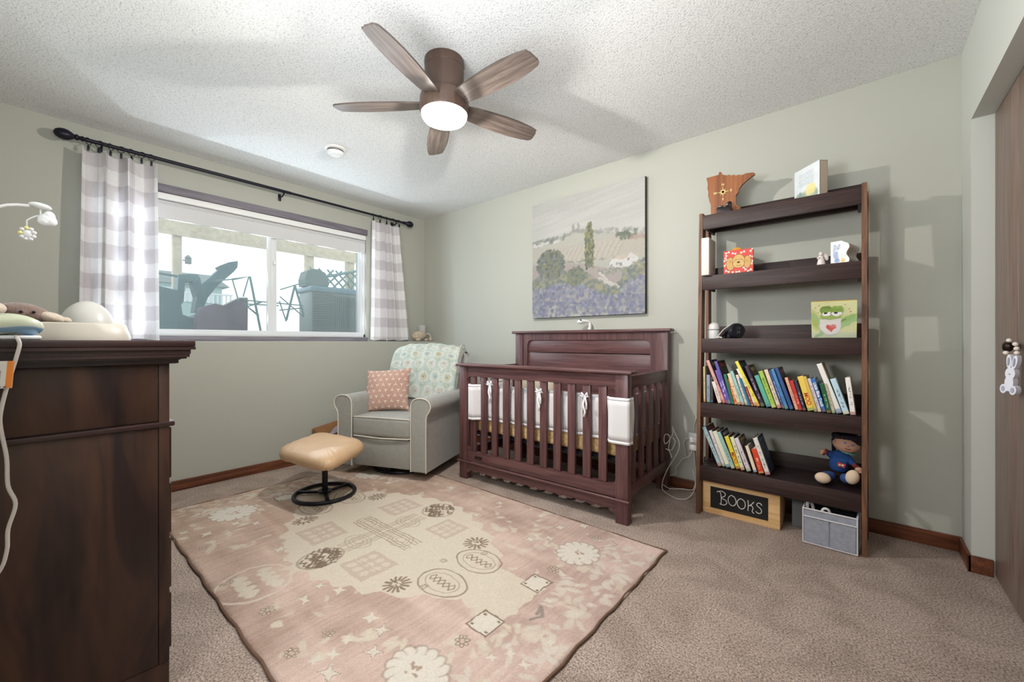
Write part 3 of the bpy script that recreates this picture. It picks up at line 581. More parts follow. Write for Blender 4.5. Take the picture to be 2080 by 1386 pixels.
# ------------------------------------------------------------------ rug
RW, RH = 2.45, 1.535
def make_rug():
    nx, ny = 760, 476
    c = Cv(RW, RH, nx, ny, (199, 175, 160)); CX, CY = 1.225, .760
    c.noise(6, 26); c.noise(40, 20, .25); c.noise(14, 14)
    streak = vnoise(ny, nx, 14, 260)-.5; c.I += streak[..., None]*np.array((13, 14, 16.))
    c.I += (c.X/RW)[..., None]*np.array((4, 2, 6.))-(1-c.X/RW)[..., None]*np.array((0, 2, 6.))
    c.jitter(.011, 46)
    CR = (220, 208, 190); BR = (132, 114, 98); PK = (194, 172, 158)
    # pale speckled scatter around the field
    rs = np.random.RandomState(4)
    for k in range(230):
        x, y = rs.rand()*RW, rs.rand()*RH
        r = .008+rs.rand()*.02; c.ell(x, y, r*(1+rs.rand()), r*.7, CR, .45+.4*rs.rand(), .6, rs.rand()*3)
    # dense pale leaf trails in the corners and along chevron bands
    for sx in (-1, 1):
        for sy in (-1, 1):
            X0, Y0 = CX+sx*.55, CY+sy*.62; X1, Y1 = CX+sx*1.12, CY+sy*.12
            for k in range(26):
                t = k/25; x = X0+(X1-X0)*t+rs.randn()*.02; y = Y0+(Y1-Y0)*t-sy*.05*math.sin(t*9)+rs.randn()*.012
                c.ell(x, y, .026, .011, CR, .75, .5, rs.rand()*3)
            for k in range(46):
                x = CX+sx*(.98+rs.rand()*.22); y = CY+sy*(rs.rand()*.68)
                c.ell(x, y, .018+.02*rs.rand(), .012, (220, 210, 196), .7, .5, rs.rand()*3)
    # medallion (symmetric, serrated edge)
    med = []
    for a in np.linspace(0, 2*PI, 97)[:-1]:
        u, v = math.cos(a), math.sin(a)
        r = 1/((abs(u)/.80)**1.5+(abs(v)/.475)**1.5)**(1/1.5)
        r *= 1+.035*math.sin(a*24)
        med.append((CX+r*u, CY+r*v))
    c.poly(med, CR, .93)
    for sx in (-1, 1):
        c.poly([(CX+sx*.70, CY-.13), (CX+sx*.96, CY-.17), (CX+sx*.96, CY+.13), (CX+sx*.70, CY+.13)], CR, .93)
    c.poly([(x+(x-CX)*-.22, y+(y-CY)*-.22) for x, y in med], (218, 208, 190), .45)
    # lattice squares
    c.jitter(.0035, 60)
    for x, y, a, b in RSQ:
        c.rect(x-a, x+a, y-b, y+b, PK, .62)
        for i in range(3):
            for j in range(3): c.ell(x+(i-1)*a*.55, y+(j-1)*b*.55, .02, .02, CR, .8, .5)
        c.rect(x-a*.9, x+a*.9, y-b*.1, y-b*.04, PK, .6)
    # dark brown hatched clusters
    for x, y, a, b in RDK:
        for k in range(70):
            px, py = x+(rs.rand()-.5)*1.7*a, y+(rs.rand()-.5)*1.7*b
            if abs(px-x)/a+abs(py-y)/b < 1.15:
                c.line([(px-.018, py+.012), (px+.004, py-.01), (px+.02, py+.008)], .0045, BR, .85)
        c.ring(x, y, a*.95, b*.95, .006, BR, .5)
    for x, y, a, b in RFL:
        for k in range(14):
            t = k*2*PI/14; c.line([(x+a*.45*math.cos(t), y+b*.45*math.sin(t)), (x+a*.95*math.cos(t), y+b*.95*math.sin(t))], .0055, BR, .8)
        for k in range(7): c.ell(x+rs.randn()*.012, y+rs.randn()*.012, .008, .005, BR, .7)
    # crossed line motif in the middle
    P = RXC
    for (p, q) in ((P[0], P[1]), (P[2], P[3])):
        dx, dy = q[0]-p[0], q[1]-p[1]; L = math.hypot(dx, dy)
        for k in (-3, -2, -1, 1, 2, 3):
            o = k*.017; c.line([(p[0]-dy/L*o, p[1]+dx/L*o), (q[0]-dy/L*o, q[1]+dx/L*o)], .0028, (168, 150, 132), .8)
    for sx, sy in ((1, 0), (-1, 0), (0, 1), (0, -1)):
        for r in (.03, .055, .08): c.ring(CX+sx*.15, CY+sy*.15-.01, r, r*.7, .003, (172, 154, 136), .75)
    # line ovals
    for sx in (-1, 1):
        for sy in (-.11, .11):
            c.ring(CX+sx*.60, CY+sy, .12, .085, .0035, BR, .8); c.ring(CX+sx*.60, CY+sy, .09, .055, .0025, BR, .5)
            for k in range(5):
                x0 = CX+sx*.60-.06+k*.03; c.line([(x0, CY+sy-.02), (x0+.015, CY+sy), (x0, CY+sy+.02), (x0-.015, CY+sy), (x0, CY+sy-.02)], .003, BR, .7)
    x, y, a, b = RARC[2]
    for s_ in (1, -1):
        xx = x if s_ == 1 else 2*CX-x
        c.ring(xx, y, a, b, .006, (222, 206, 190), .8)
        for k in range(12): c.ell(xx-a*.6+k*a*.11, y-b*.3+b*.12*math.sin(k*2), .016, .02, CR, .8, .4)
        for k in range(12): c.ell(xx-a*.6+k*a*.11, y+b*.4+b*.12*math.sin(k*2), .016, .02, CR, .8, .4)
    # large cream daisies
    big = list(RBIG)+[(2*CX-RBIG[1][0], RBIG[1][1]-.02, .11, .12)]
    for x, y, a, b in big:
        for k in range(14):
            t = k*2*PI/14; c.ell(x+a*.74*math.cos(t), y+b*.74*math.sin(t), .030, .026, BR, .55, .3, t); c.ell(x+a*.72*math.cos(t), y+b*.72*math.sin(t), .027, .023, (226, 217, 204), 1, .3, t)
        c.ell(x, y, a*.66, b*.66, (226, 217, 204), 1, .2)
        for k in range(12): c.ell(x+rs.randn()*.015, y+rs.randn()*.015, .007, .005, (176, 152, 132), .8)
    # small framed squares
    for x, y, a, b in list(RSM)+[(2*CX-q[0], q[1], q[2], q[3]) for q in RSM[1:]]:
        c.rect(x-a, x+a, y-b, y+b, BR, .8); c.rect(x-a+.007, x+a-.007, y-b+.007, y+b-.007, (224, 215, 200), 1)
        for i in (-1, 1):
            for j in (-1, 1): c.ell(x+i*a*.65, y+j*b*.65, .008, .006, BR, .8)
    for i, (x, y, a, b) in enumerate(RTI):
        a = min(max(a, .018), .034); b = min(max(b, .018), .034)
        if i < 13: c.poly([(x-a, y-b*.9), (x, y-b*.5), (x+a, y-b*.9), (x+a*.6, y), (x+a, y+b*.9), (x, y+b*.5), (x-a, y+b*.9), (x-a*.6, y)], BR, .6)
        a *= .86; b *= .86
        c.poly([(x-a, y-b*.9), (x, y-b*.5), (x+a, y-b*.9), (x+a*.6, y), (x+a, y+b*.9), (x, y+b*.5), (x-a, y+b*.9), (x-a*.6, y)], (224, 215, 200), .95)
    for x, y, a, b in RBF:
        a = min(a, .035); b = min(b, .035)
        for k in range(7):
            t = k*2*PI/7; c.ell(x+a*.6*math.cos(t), y+b*.6*math.sin(t), a*.3, b*.24, BR, .8, .3, t); c.ell(x+a*.6*math.cos(t), y+b*.6*math.sin(t), a*.18, b*.13, (226, 214, 198), .9, .3, t)
    c.line(RV, .007, (150, 138, 128), .8)
    for sx in (-1, 1):
        for sy in (-1, 1): c.line([(CX+sx*.95, CY+sy*.55), (CX+sx*1.02, CY+sy*.66), (CX+sx*.97, CY+sy*.69)], .0035, (170, 152, 138), .7)
    c.speck(16); c.I *= .95
    t = thing('area_rug', 'large dusty pink and cream patterned rug in the middle of the carpet', 'rug', (.68+RW/2, -2.475+RH/2, 0))
    bev = np.clip(np.minimum.reduce([c.X, RW-c.X, c.Y, RH-c.Y])/.012, 0, 1)
    Z = .004+.008*np.sqrt(bev)+(vnoise(ny, nx, 90, 140)-.5)*.0012
    wob = (vnoise(ny, nx, 14, 20)-.5)*.012
    P = np.stack([.68+c.X+wob, -2.475+c.Y+wob*.7, Z], -1)
    gridmesh('rug_pile', P, c.I, colmat('rug_pile', 1.0, .9, 420, .05, .003), t)
    m = MB(); n = 10
    for x0, y0, x1, y1 in ((.68, -2.475, .68+RW, -2.475), (.68+RW, -2.475, .68+RW, -2.475+RH), (.68+RW, -2.475+RH, .68, -2.475+RH), (.68, -2.475+RH, .68, -2.475)):
        m.tube([(x0+(x1-x0)*k/30+.004*math.sin(k*1.7), y0+(y1-y0)*k/30+.004*math.cos(k*2.1), .0055) for k in range(31)], .0055, 8)
    obj('rug_binding', m, mat('rug_binding', (112, 86, 70), 1, bump=.8, bscale=300), t)
make_rug()

# ------------------------------------------------------------------ dresser
DX, DY = 2.297, -2.685
DW = wood('dresser_wood', (30, 18, 17), (48, 31, 28), 'z', .55, .42, blotch=5, c3=(82, 55, 40), bump=.06)
DWY = wood('dresser_wood_moulding', (36, 23, 24), (60, 41, 39), 'y', .7, .38, bump=.05)
t = thing('dresser', 'tall dark mahogany dresser with a moulded top in the left foreground', 'dresser', (1.83, -2.96, 0))
m = MB(); m.box(1.34, DX-.006, -3.245, DY, .06, .967); m.box(1.33, DX, -3.245, DY+.0, 0.0, .09, bev=.004); obj('carcass', m, DW, t)
m = MB(); m.box(DX-.0055, DX, DY-.024, DY, .09, .967, bev=.0015); m.box(DX-.0055, DX, -3.245, DY-.0255, .80, .967, bev=.001); m.box(DX-.0055, DX-.001, -3.245, DY-.0255, .0905, .782, bev=.001); obj('side_panel', m, DW, t)
m = MB(); m.box(1.33, DX+.007, -3.245, DY+.012, .782, .797, bev=.004); obj('waist_moulding', m, DWY, t)
m = MB()
pr = [(.0, .9671), (.014, .968), (.018, .972), (.018, .978), (.022, .981), (.034, .986), (.04, .995), (.042, 1.008), (.052, 1.012), (.052, 1.016)]
for (o0, z0), (o1, z1) in zip(pr, pr[1:]):
    if z1 > z0: m.box(1.33-o1, DX+o1, -3.245, DY+o1, z0, z1)
obj('crown_moulding', m, DWY, t, smooth=0)
m = MB(); m.box(1.27, DX+.052, -3.245, DY+.052, 1.0161, 1.035, bev=.004); obj('top', m, DWY, t)
HB = mat('handle_bronze', (48, 40, 48), .4, .7)
for (z0, z1) in ((.62, .775), (.455, .605), (.29, .44), (.11, .275)):
    m = MB(); m.box(1.37, DX-.03, DY, DY+.010, z0, z1, bev=.004); d = obj('drawer', m, DW, t)
    for x in (1.58, 2.06):
        m = MB(); zc = (z0+z1)/2-.005
        m.box(x-.05, x+.05, DY+.010, DY+.013, zc-.02, zc+.025, bev=.004); m.tube([(x-.035, DY+.012, zc+.012), (x-.037, DY+.022, zc), (x-.02, DY+.024, zc-.02), (x+.02, DY+.024, zc-.02), (x+.037, DY+.022, zc), (x+.035, DY+.012, zc+.012)], .003, 6)
        obj('drawer_handle', m, HB, d)
# things on the dresser
WT = mat('tray_foam', (206, 198, 186), .4)
t = thing('changing_tray', 'glossy white contoured changing tray lying on the dark dresser', 'changing pad', (2.05, -2.9, 1.0351))
m = MB(); P = []
for i in range(36):
    a = 2*PI*i/36; cx, cy = 2.02, -2.905
    ux, uy = math.copysign(abs(math.cos(a))**.45, math.cos(a)), math.copysign(abs(math.sin(a))**.45, math.sin(a))
    row = []
    for r, z in ((.0, .012), (.55, .014), (.80, .03), (.86, .045), (.90, .049), (.94, .046), (1.0, .012), (1.0, .0), (.0, .0)):
        row.append((cx+.20*ux*r, cy+.158*uy*r, 1.0352+z))
    P.append(row)
m.grid(P, cu=True); bmesh.ops.remove_doubles(m.b, verts=m.b.verts[:], dist=1e-5); obj('tray_shell', m, WT, t, smooth=50)
t = thing('dome_lamp', 'smooth white egg-shaped dome lamp behind the changing tray', 'lamp', (1.60, -2.812, 1.0352))
m = MB(); m.lathe([(0, 1.0352), (.074, 1.0352), (.082, 1.042), (.082, 1.055), (0, 1.055)], (1.60, -2.812, 0), 40); obj('lamp_base', m, PLASTW, t)
m = MB(); m.lathe([(.082*math.cos(a), 1.0555+.131*math.sin(a)) for a in np.linspace(0, PI/2, 18)], (1.60, -2.812, 0), 40); obj('lamp_dome', m, mat('dome_white', (214, 212, 208), .35), t)
# plush behind
t = thing('stuffed_monkey', 'brown and cream stuffed animal lying behind the tray at the left edge', 'stuffed animal', (1.74, -2.99, 1.0352))
PB = mat('plush_brown', (140, 118, 110), 1, bump=1, bscale=160, var=.2, vscale=40, sheen=.5); PC = mat('plush_cream', (222, 206, 190), 1, bump=.8, bscale=180, sheen=.4)
m = MB(); m.ell((1.74, -3.03, 1.075), (.06, .09, .04)); m.ell((1.74, -2.965, 1.125), (.05, .062, .034), Matrix.Rotation(-.2, 4, 'X')); obj('body', m, PB, t)
m = MB(); m.ell((1.76, -2.905, 1.112), (.03, .035, .018), Matrix.Rotation(-.35, 4, 'X')); obj('muzzle', m, PC, t)
m = MB(); m.ell((1.79, -3.03, 1.135), (.025, .03, .022)); obj('ear', m, PC, t)
for y in (-2.972, -2.945):
    m = MB(); m.ell((1.79, y, 1.128), (.004, .0045, .0045)); obj('eye', m, BLACKM, t)
m = MB(); m.ell((1.76, -2.875, 1.104), (.016, .016, .012)); obj('snout_tip', m, PC, t)
# patterned pouch and cord
def pouch():
    t = thing('patterned_pouch', 'glossy pastel swirl-patterned pouch with a white cord on the dresser edge', 'pouch', (2.30, -2.98, 1.0352))
    nu, nv = 60, 40; c = Cv(1, 1, nu, nv, (206, 212, 186))
    c.jitter(.05, 6)
    for k, (x, y, r, col) in enumerate(((.2, .3, .3, (120, 160, 196)), (.5, .8, .28, (226, 218, 190)), (.8, .4, .26, (150, 180, 196)), (.35, .6, .2, (190, 206, 170)), (.7, .75, .16, (210, 204, 160)), (.92, .5, .12, (100, 150, 190)))):
        c.ell(x, y, r, r*.6, col, .9, .5, k); c.ring(x, y, r, r*.6, .03, (232, 232, 220), .8)
    u = np.linspace(0, 2*PI, nu)[None, :]; v = np.linspace(-PI/2, PI/2, nv)[:, None]
    cu, su = np.cos(u), np.sin(u)
    X = 2.30+.045*np.cos(v)**.5*np.sign(cu)*np.abs(cu)**.7; Y = -3.00+.072*np.cos(v)**.5*np.sign(su)*np.abs(su)**.7; Z = 1.071+.024*np.sin(v)+0*u+.004*np.sin(3*u)
    gridmesh('pouch_body', np.stack([X, Y, Z], -1), c.I, colmat('pouch_vinyl', .25, 0, 100, .5), t)
    m = MB(); m.box(2.26, 2.335, -3.02, -2.932, 1.0354, 1.0465, bev=.005, seg=3); obj('pouch_base', m, mat('pouch_white', (238, 238, 242), .3), t)
    CP = [(2.325, -2.972, 1.044), (2.352, -2.970, 1.040), (2.358, -2.966, 1.026), (2.358, -2.970, 1.0), (2.358, -2.975, .975), (2.359, -2.986, .92), (2.36, -2.994, .865), (2.36, -2.993, .83), (2.36, -2.985, .765), (2.36, -2.983, .70), (2.36, -2.972, .655), (2.36, -2.983, .60), (2.36, -2.985, .55), (2.36, -3.0, .50), (2.36, -3.06, .42), (2.36, -3.1, .2), (2.36, -3.12, .02)]
    sm = []
    V = [Vector(p) for p in CP]
    for i in range(len(V)-1):
        p0 = V[max(i-1, 0)]; p1 = V[i]; p2 = V[i+1]; p3 = V[min(i+2, len(V)-1)]
        for k in range(5):
            q = k/5; sm.append(.5*((2*p1)+(-p0+p2)*q+(2*p0-5*p1+4*p2-p3)*q*q+(-p0+3*p1-3*p2+p3)*q**3))
    m = MB(); m.tube(sm+[V[-1]], .0038, 8); cd_ = obj('power_cord', m, mat('cord_white', (206, 198, 192), .45), t)
    cc = Cv(.066, .058, 66, 58, (222, 218, 212))
    cc.rect(.053, .066, .0, .06, (236, 140, 60))
    for k in range(9): cc.rect(.006+k*.0045, .0085+k*.0045, .006, .05-(k % 3)*.006, (120, 118, 124), .8)
    for k in range(6): cc.ell(.008+k*.009, .003, .003, .002, (110, 90, 86))
    P0 = np.array((2.366, -3.033, .925)); gridmesh('warning_tag', plane_pos(P0, (0, .056, 0), (0, 0.004, .062), 66, 58), cc.I, colmat('paper_tag', .6, 0, 100), cd_, thick=.0006)
pouch()
# mobile
t = thing('baby_mobile', 'white curved mobile arm with a hanging flower and cloud above the dresser', 'baby mobile', (2.0, -3.10, 1.0352))
MW = mat('mobile_white', (222, 222, 222), .45); MG = mat('mobile_felt', (228, 228, 230), .9)
def MPX(px, py, x=2.0):
    s, c = math.sin(.70484), math.cos(.70484); u = (px-1040)/825.65; v = -(py-694)/825.65
    k = (x-3.846)/(-s+c*u); return (x, -2.9442+k*(c+s*u), 1.0318+k*v)
MOB = {k: v for k, v in MOBP}
m = MB(); m.tube([(2.0, -3.17, 1.05), (2.0, -3.18, 1.2), (2.0, -3.16, 1.33), (2.0, -3.10, 1.39)]+MOB['arm'], [.009]*4+[.0045]*len(MOB['arm']), 8); m.lathe([(0, 1.0352), (.05, 1.0352), (.05, 1.045), (.015, 1.055), (0, 1.055)], (2.0, -3.17, 0), 20); obj('arm', m, MW, t)
m = MB(); a = MOB['leaf']; m.ell(((a[0][0]+a[1][0])/2, (a[0][1]+a[1][1])/2, (a[0][2]+a[1][2])/2), (.018, abs(a[1][1]-a[0][1])/2, .0095), Matrix.Rotation(-.12, 4, 'X')); obj('leaf_hub', m, MW, t)
m = MB(); m.tube(MOB['stem'], .0022, 6); m.tube(MOB['bar'], .0022, 6); m.tube(MOB['drop'], .0022, 6); obj('hanger', m, MW, t)
c0 = Vector(MOB['cloud'][0]); m = MB()
m.ell(c0, (.012, .0195, .0185)); m.ell(c0+Vector((.0, .004, .010)), (.011, .013, .016)); m.ell(c0+Vector((0, -.005, -.006)), (.012, .015, .013)); m.ell(c0+Vector((0, .008, -.004)), (.012, .013, .014)); obj('felt_cloud', m, MG, t, smooth=180)
c0 = Vector(MOB['flower'][0]); m = MB(); m.ell(c0, (.010, .011, .013)); 
fl = obj('felt_flower', m, MG, t, smooth=180)
for k in range(9):
    a = k*2*PI/9+.3; m = MB(); m.ell(c0+Vector((.004, .0135*math.cos(a), .0165*math.sin(a))), (.006, .0052, .0052)); obj('petal', m, mat('petal_yellow', (232, 222, 150), .9) if k in (4, 2) else MG, fl, smooth=180)

# ------------------------------------------------------------------ glider armchair
def frame(loc, rz): return Matrix.Translation(Vector(loc)) @ Matrix.Rotation(rz, 4, 'Z')
CH0 = (1.126, -1.266, 0); CHR = math.radians(22.8)
FAB = mat('chair_fabric', (150, 149, 142), .92, bump=.5, bscale=420, var=.06, vscale=30, sheen=.3)
PIPE = mat('chair_piping', (206, 200, 188), .8)
ch = thing('glider_armchair', 'light grey upholstered armchair with rolled arms and cream piping by the window wall', 'armchair', CH0, CHR)
def C3(name, mb, m_, par=ch, **k): return obj(name, mb, m_, par, W=False, **k)
def armprof(s):
    p = [(.258, .08), (.258, .560), (.266, .588), (.285, .607), (.31, .617), (.345, .619), (.38, .613), (.405, .598), (.418, .575), (.420, .552), (.412, .528), (.398, .508), (.388, .492), (.383, .47), (.383, .08)]
    return [(s*x, z) for x, z in p]
for s in (1, -1):
    m = MB(); m.prism(armprof(s), .0, .66, 'xz')
    es = [e for e in m.b.edges if all(abs(v.co.y) < 1e-6 for v in e.verts)]; bmesh.ops.bevel(m.b, geom=es, offset=.006, segments=2, affect='EDGES')
    a = C3('arm', m, FAB, smooth=45)
    m = MB(); m.tube([(x, -.001, z) for x, z in armprof(s)], .0045, 6); C3('piping', m, PIPE, a)
m = MB(); m.box(-.257, .257, .012, .62, .085, .302, bev=.012); m.box(-.378, .378, .55, .80, .085, .50, bev=.03); C3('base_panel', m, FAB)
m = MB(); m.box(-.255, .255, -.006, .60, .312, .462, bev=.030, seg=4)
for v in m.b.verts:
    if v.co.z > .44: v.co.z += .014*max(0, 1-(v.co.x/.26)**2)*max(0, 1-((v.co.y-.3)/.32)**2)
cu_ = C3('seat_cushion', m, FAB, smooth=60)
m = MB(); m.tube([(-.252, .02, .455), (-.235, .0, .458), (0, -.004, .461), (.235, .0, .458), (.252, .02, .455)], .0042, 6); m.tube([(-.252, .02, .318), (-.235, -.0, .314), (0, -.006, .308), (.235, -.0, .314), (.252, .02, .318)], .0055, 6); C3('piping', m, PIPE, cu_)
BP = [(.50, .42), (.535, .55), (.58, .70), (.625, .84), (.66, .93), (.69, .975), (.73, 1.0), (.775, 1.0), (.81, .975), (.825, .93), (.825, .80), (.81, .6), (.80, .42)]
def backpt(t_, off=0):
    t_ = max(0, min(.9999, t_))*(len(BP)-1); i = int(t_); f = t_-i
    y = BP[i][0]*(1-f)+BP[i+1][0]*f; z = BP[i][1]*(1-f)+BP[i+1][1]*f
    dy, dz = BP[i+1][0]-BP[i][0], BP[i+1][1]-BP[i][1]; L = math.hypot(dy, dz)
    return y-dz/L*off, z+dy/L*off
m = MB(); G = []
for i in range(31):
    x = -.335+.67*i/30; q = abs(x/.335); row = []
    e = (1-q**7)**(1/3.0) if q < 1 else 0
    for k in range(60):
        y, z = backpt(k/60)
        zz = z-(.045*q**3)*max(0, (z-.6)/.4); yc = .5+.165*min(1, (zz-.42)/.5)+.08
        row.append((x, yc+(y-yc)*(.35+.65*e), zz-.02*(1-e)*(z > .9)))
    G.append(row)
m.grid(G, cv=True)
m.b.faces.new([m.b.verts[k] if False else v for k, v in enumerate(list(m.b.verts)[:60])]); m.b.faces.new(list(m.b.verts)[-60:])
bk = C3('backrest', m, FAB, smooth=60)
m = MB(); m.tube([(.330, *[v for v in backpt(k/40, .0)]) for k in range(12, 36)], .0045, 6); C3('piping', m, PIPE, bk)
m = MB(); m.lathe([(0, .0501), (.10, .0501), (.10, .08), (0, .08)], (0, .38, 0), 24); 
C3('swivel_column', m, BLACKM)
m = MB(); m.tube([(.24*math.cos(a), .33+.24*math.sin(a), .0245) for a in np.linspace(0, 2*PI, 49)[:-1]], .0115, 8, closed=True)
m.box(-.235, .235, .31, .35, .02, .05); m.box(-.02, .02, .10, .56, .02, .05); C3('swivel_base', m, BLACKM)
# quilt
def quilt():
    t = thing('floral_quilt', 'pale sage quilt with floral medallions draped over the armchair back', 'quilt', (.80, -.58, .55))
    nx, ny = 200, 300; c = Cv(.72, 1.05, nx, ny, (196, 206, 198)); c.noise(6, 22); c.jitter(.006, 30)
    rs = np.random.RandomState(8)
    for k in range(420):
        c.ell(rs.rand()*.72, rs.rand()*1.05, .004+.01*rs.rand(), .003, [(150, 158, 128), (226, 228, 218), (172, 186, 190), (236, 234, 222), (166, 164, 128)][k % 5], .8, .5, rs.rand()*3)
    for j in range(9):
        for i in range(6):
            x = .06+.125*i+(.06 if j % 2 else 0); y = .06+.12*j; col = [(222, 196, 192), (206, 190, 150), (216, 206, 204), (178, 190, 196)][(i*2+j) % 4]
            c.ring(x, y, .046, .046, .004, (234, 232, 220), .85)
            for k in range(12): c.ell(x+.038*math.cos(k*PI/6), y+.038*math.sin(k*PI/6), .008, .005, (228, 226, 208), .9, .3, k*PI/6)
            for k in range(8): c.ell(x+.018*math.cos(k*PI/4), y+.018*math.sin(k*PI/4), .008, .006, col, .9, .3, k*PI/4)
            c.ell(x, y, .008, .008, (160, 132, 96) if (i+j) % 3 == 0 else (140, 150, 140), .8)
            c.ring(x+.0625, y+.06, .02, .024, .004, (170, 172, 134), .6)
    c.speck(12); c.I *= .90
    P = np.zeros((ny, nx, 3)); M = WM['glider_armchair']
    for j in range(ny):
        tt = .075+.62*j/(ny-1)
        for i in range(nx):
            u = i/(nx-1); x = -.325+.685*u; q = min(1, abs(x/.335))
            y, z = backpt(tt, .010+.004*math.sin(u*17+tt*9)+.003*math.sin(u*41))
            zz = z-(.045*q**3)*max(0, (z-.6)/.4)
            if x > .325:   # right edge hangs off the side
                d = x-.325; x2 = .334+d*.25; y += d*1.2; zz -= d*.8; xx = x2
            else: xx = x
            zz += .012*math.sin(u*5+1)*(1 if tt < .12 else 0)
            P[j, i] = M @ Vector((xx, y, zz))
    gridmesh('quilt_cloth', P, c.I, colmat('quilt_cotton', .95, .4, 300, .1), t, thick=.006)
quilt()
def pillow():
    t = thing('throw_pillow', 'square dusty pink throw pillow with small white star shapes on the armchair', 'pillow', (1.0, -1.1, .5))
    n = 150; c = Cv(.40, .40, n, n, (180, 146, 132)); c.noise(5, 10)
    for j in range(8):
        for i in range(8):
            x, y = .02+.054*i+(.027 if j % 2 else 0), .024+.051*j
            for k in range(3):
                a = k*2*PI/3+(PI/2 if (i+j) % 2 else -PI/2); b_ = a+.5; d_ = a-.5
                c.poly([(x+.021*math.cos(a), y+.021*math.sin(a)), (x+.006*math.cos(b_), y+.006*math.sin(b_)), (x, y), (x+.006*math.cos(d_), y+.006*math.sin(d_))], (240, 226, 214), 1)
    c.speck(8)
    lp = Matrix.Translation((.145-.30, .315, .628)) @ Matrix.Rotation(math.radians(14), 4, 'Z') @ Matrix.Rotation(math.radians(-24), 4, 'X') @ Matrix.Rotation(math.radians(-4), 4, 'Y')
    M = WM['glider_armchair'] @ lp
    U = np.linspace(-1, 1, n)
    for side, nm in ((-1, 'front_cover'), (1, 'back_cover')):
        P = np.zeros((n, n, 3))
        for j, v in enumerate(U):
            for i, u in enumerate(U):
                e = max(0, (1-u*u))**.45*max(0, (1-v*v))**.45
                k = 1-.085*(1-abs(u)**3)*abs(v)**2; k2 = 1-.085*(1-abs(v)**3)*abs(u)**2
                P[j, i] = M @ Vector((.192*u*k2, side*.066*e, .186*v*k))
        gridmesh(nm, P, c.I, colmat('pillow_cloth', .9, .3, 500, .15), t)
pillow()

# ------------------------------------------------------------------ ottoman
OT = (1.149, -1.692)
ot = thing('ottoman', 'small swivel footstool with a tan leather cushion on a black ring base', 'footstool', (OT[0], OT[1], 0))
LEA = mat('tan_leather', (198, 164, 128), .42, bump=.5, bscale=26, var=.06, vscale=9, spec=.5)
oc = OTC  # four corner points of the cushion, in order
m = MB(); cx = sum(p[0] for p in oc)/4; cy = sum(p[1] for p in oc)/4
ex = Vector((oc[1][0]-oc[0][0]+oc[2][0]-oc[3][0], oc[1][1]-oc[0][1]+oc[2][1]-oc[3][1], 0))/2; ey = Vector((oc[3][0]-oc[0][0]+oc[2][0]-oc[1][0], oc[3][1]-oc[0][1]+oc[2][1]-oc[1][1], 0))/2
G = []
for i in range(72):
    a = 2*PI*i/72; ca, sa = math.cos(a), math.sin(a)
    ux = math.copysign(abs(ca)**.36, ca); uy = math.copysign(abs(sa)**.36, sa)
    row = []
    for r, z in ((0, .372), (.25, .3735), (.45, .373), (.62, .371), (.76, .367), (.87, .358), (.945, .345), (.985, .33), (1.0, .312), (.985, .296), (.94, .284), (.85, .277), (.4, .275), (0, .275)):
        wr = 1+.006*math.sin(a*31)*(r > .8); p = Vector((cx, cy, z+(.003*math.sin(a*23+r*9) if .5 < r < .95 else 0)))+ex*.5*ux*r*wr*1.05+ey*.5*uy*r*wr*1.0
        row.append(p)
    G.append(row)
m.grid(G, cu=True); bmesh.ops.remove_doubles(m.b, verts=m.b.verts[:], dist=1e-5); obj('cushion', m, LEA, ot, smooth=80)
m = MB(); m.lathe([(0, .268), (.10, .268), (.10, .2749), (0, .2749)], (cx, cy, 0), 24); obj('mounting_plate', m, BLACKM, ot)
m = MB(); m.tube([(cx, cy, .268), (OT[0], OT[1], .24), (OT[0], OT[1], .045)], .018, 16); m.lathe([(0, .045), (.045, .045), (.045, .035), (0, .035)], (OT[0], OT[1], 0), 20); obj('column', m, BLACKM, ot)
m = MB(); m.tube([(OT[0]+.185*math.cos(a), OT[1]+.185*math.sin(a), .026) for a in np.linspace(0, 2*PI, 61)[:-1]], .012, 10, closed=True); obj('ring_base', m, BLACKM, ot)
for k in range(3):
    a = math.radians(100+120*k); M = Matrix.Translation((OT[0], OT[1], .03)) @ Matrix.Rotation(a, 4, 'Z'); m = MB(); m.box(.02, .18, -.012, .012, -.006, .008, bev=.003, M=M); obj('spoke', m, BLACKM, ot)

# ------------------------------------------------------------------ crib
CRA = wood('crib_wood_x', (74, 49, 50), (110, 76, 75), 'x', .9, .36, bump=.12)
CRZ = wood('crib_wood_z', (74, 49, 50), (110, 76, 75), 'z', .9, .36, bump=.12)
CRY = wood('crib_wood_y', (74, 49, 50), (110, 76, 75), 'y', .9, .36, bump=.12)
cr = thing('crib', 'dark reddish-brown wooden crib with slatted sides and a tall panelled headboard', 'crib', (2.87, -.80, 0), math.radians(2))
def K(name, mb, m_, par=cr, **k): return obj(name, mb, m_, par, W=False, **k)
CW, CD = 1.335, .75
def fillet(m, x, z, sx, sz, r, y0, y1):
    pts = [(x, z)]+[(x+sx*(r-r*math.sin(a)), z+sz*(r-r*math.cos(a))) for a in np.linspace(0, PI/2, 8)]
    pts = [(x, z)]+[(x+sx*r*(1-math.sin(a)), z+sz*r*(1-math.cos(a))) for a in np.linspace(0, PI/2, 8)]
    m.prism(pts, y0, y1, 'xz')
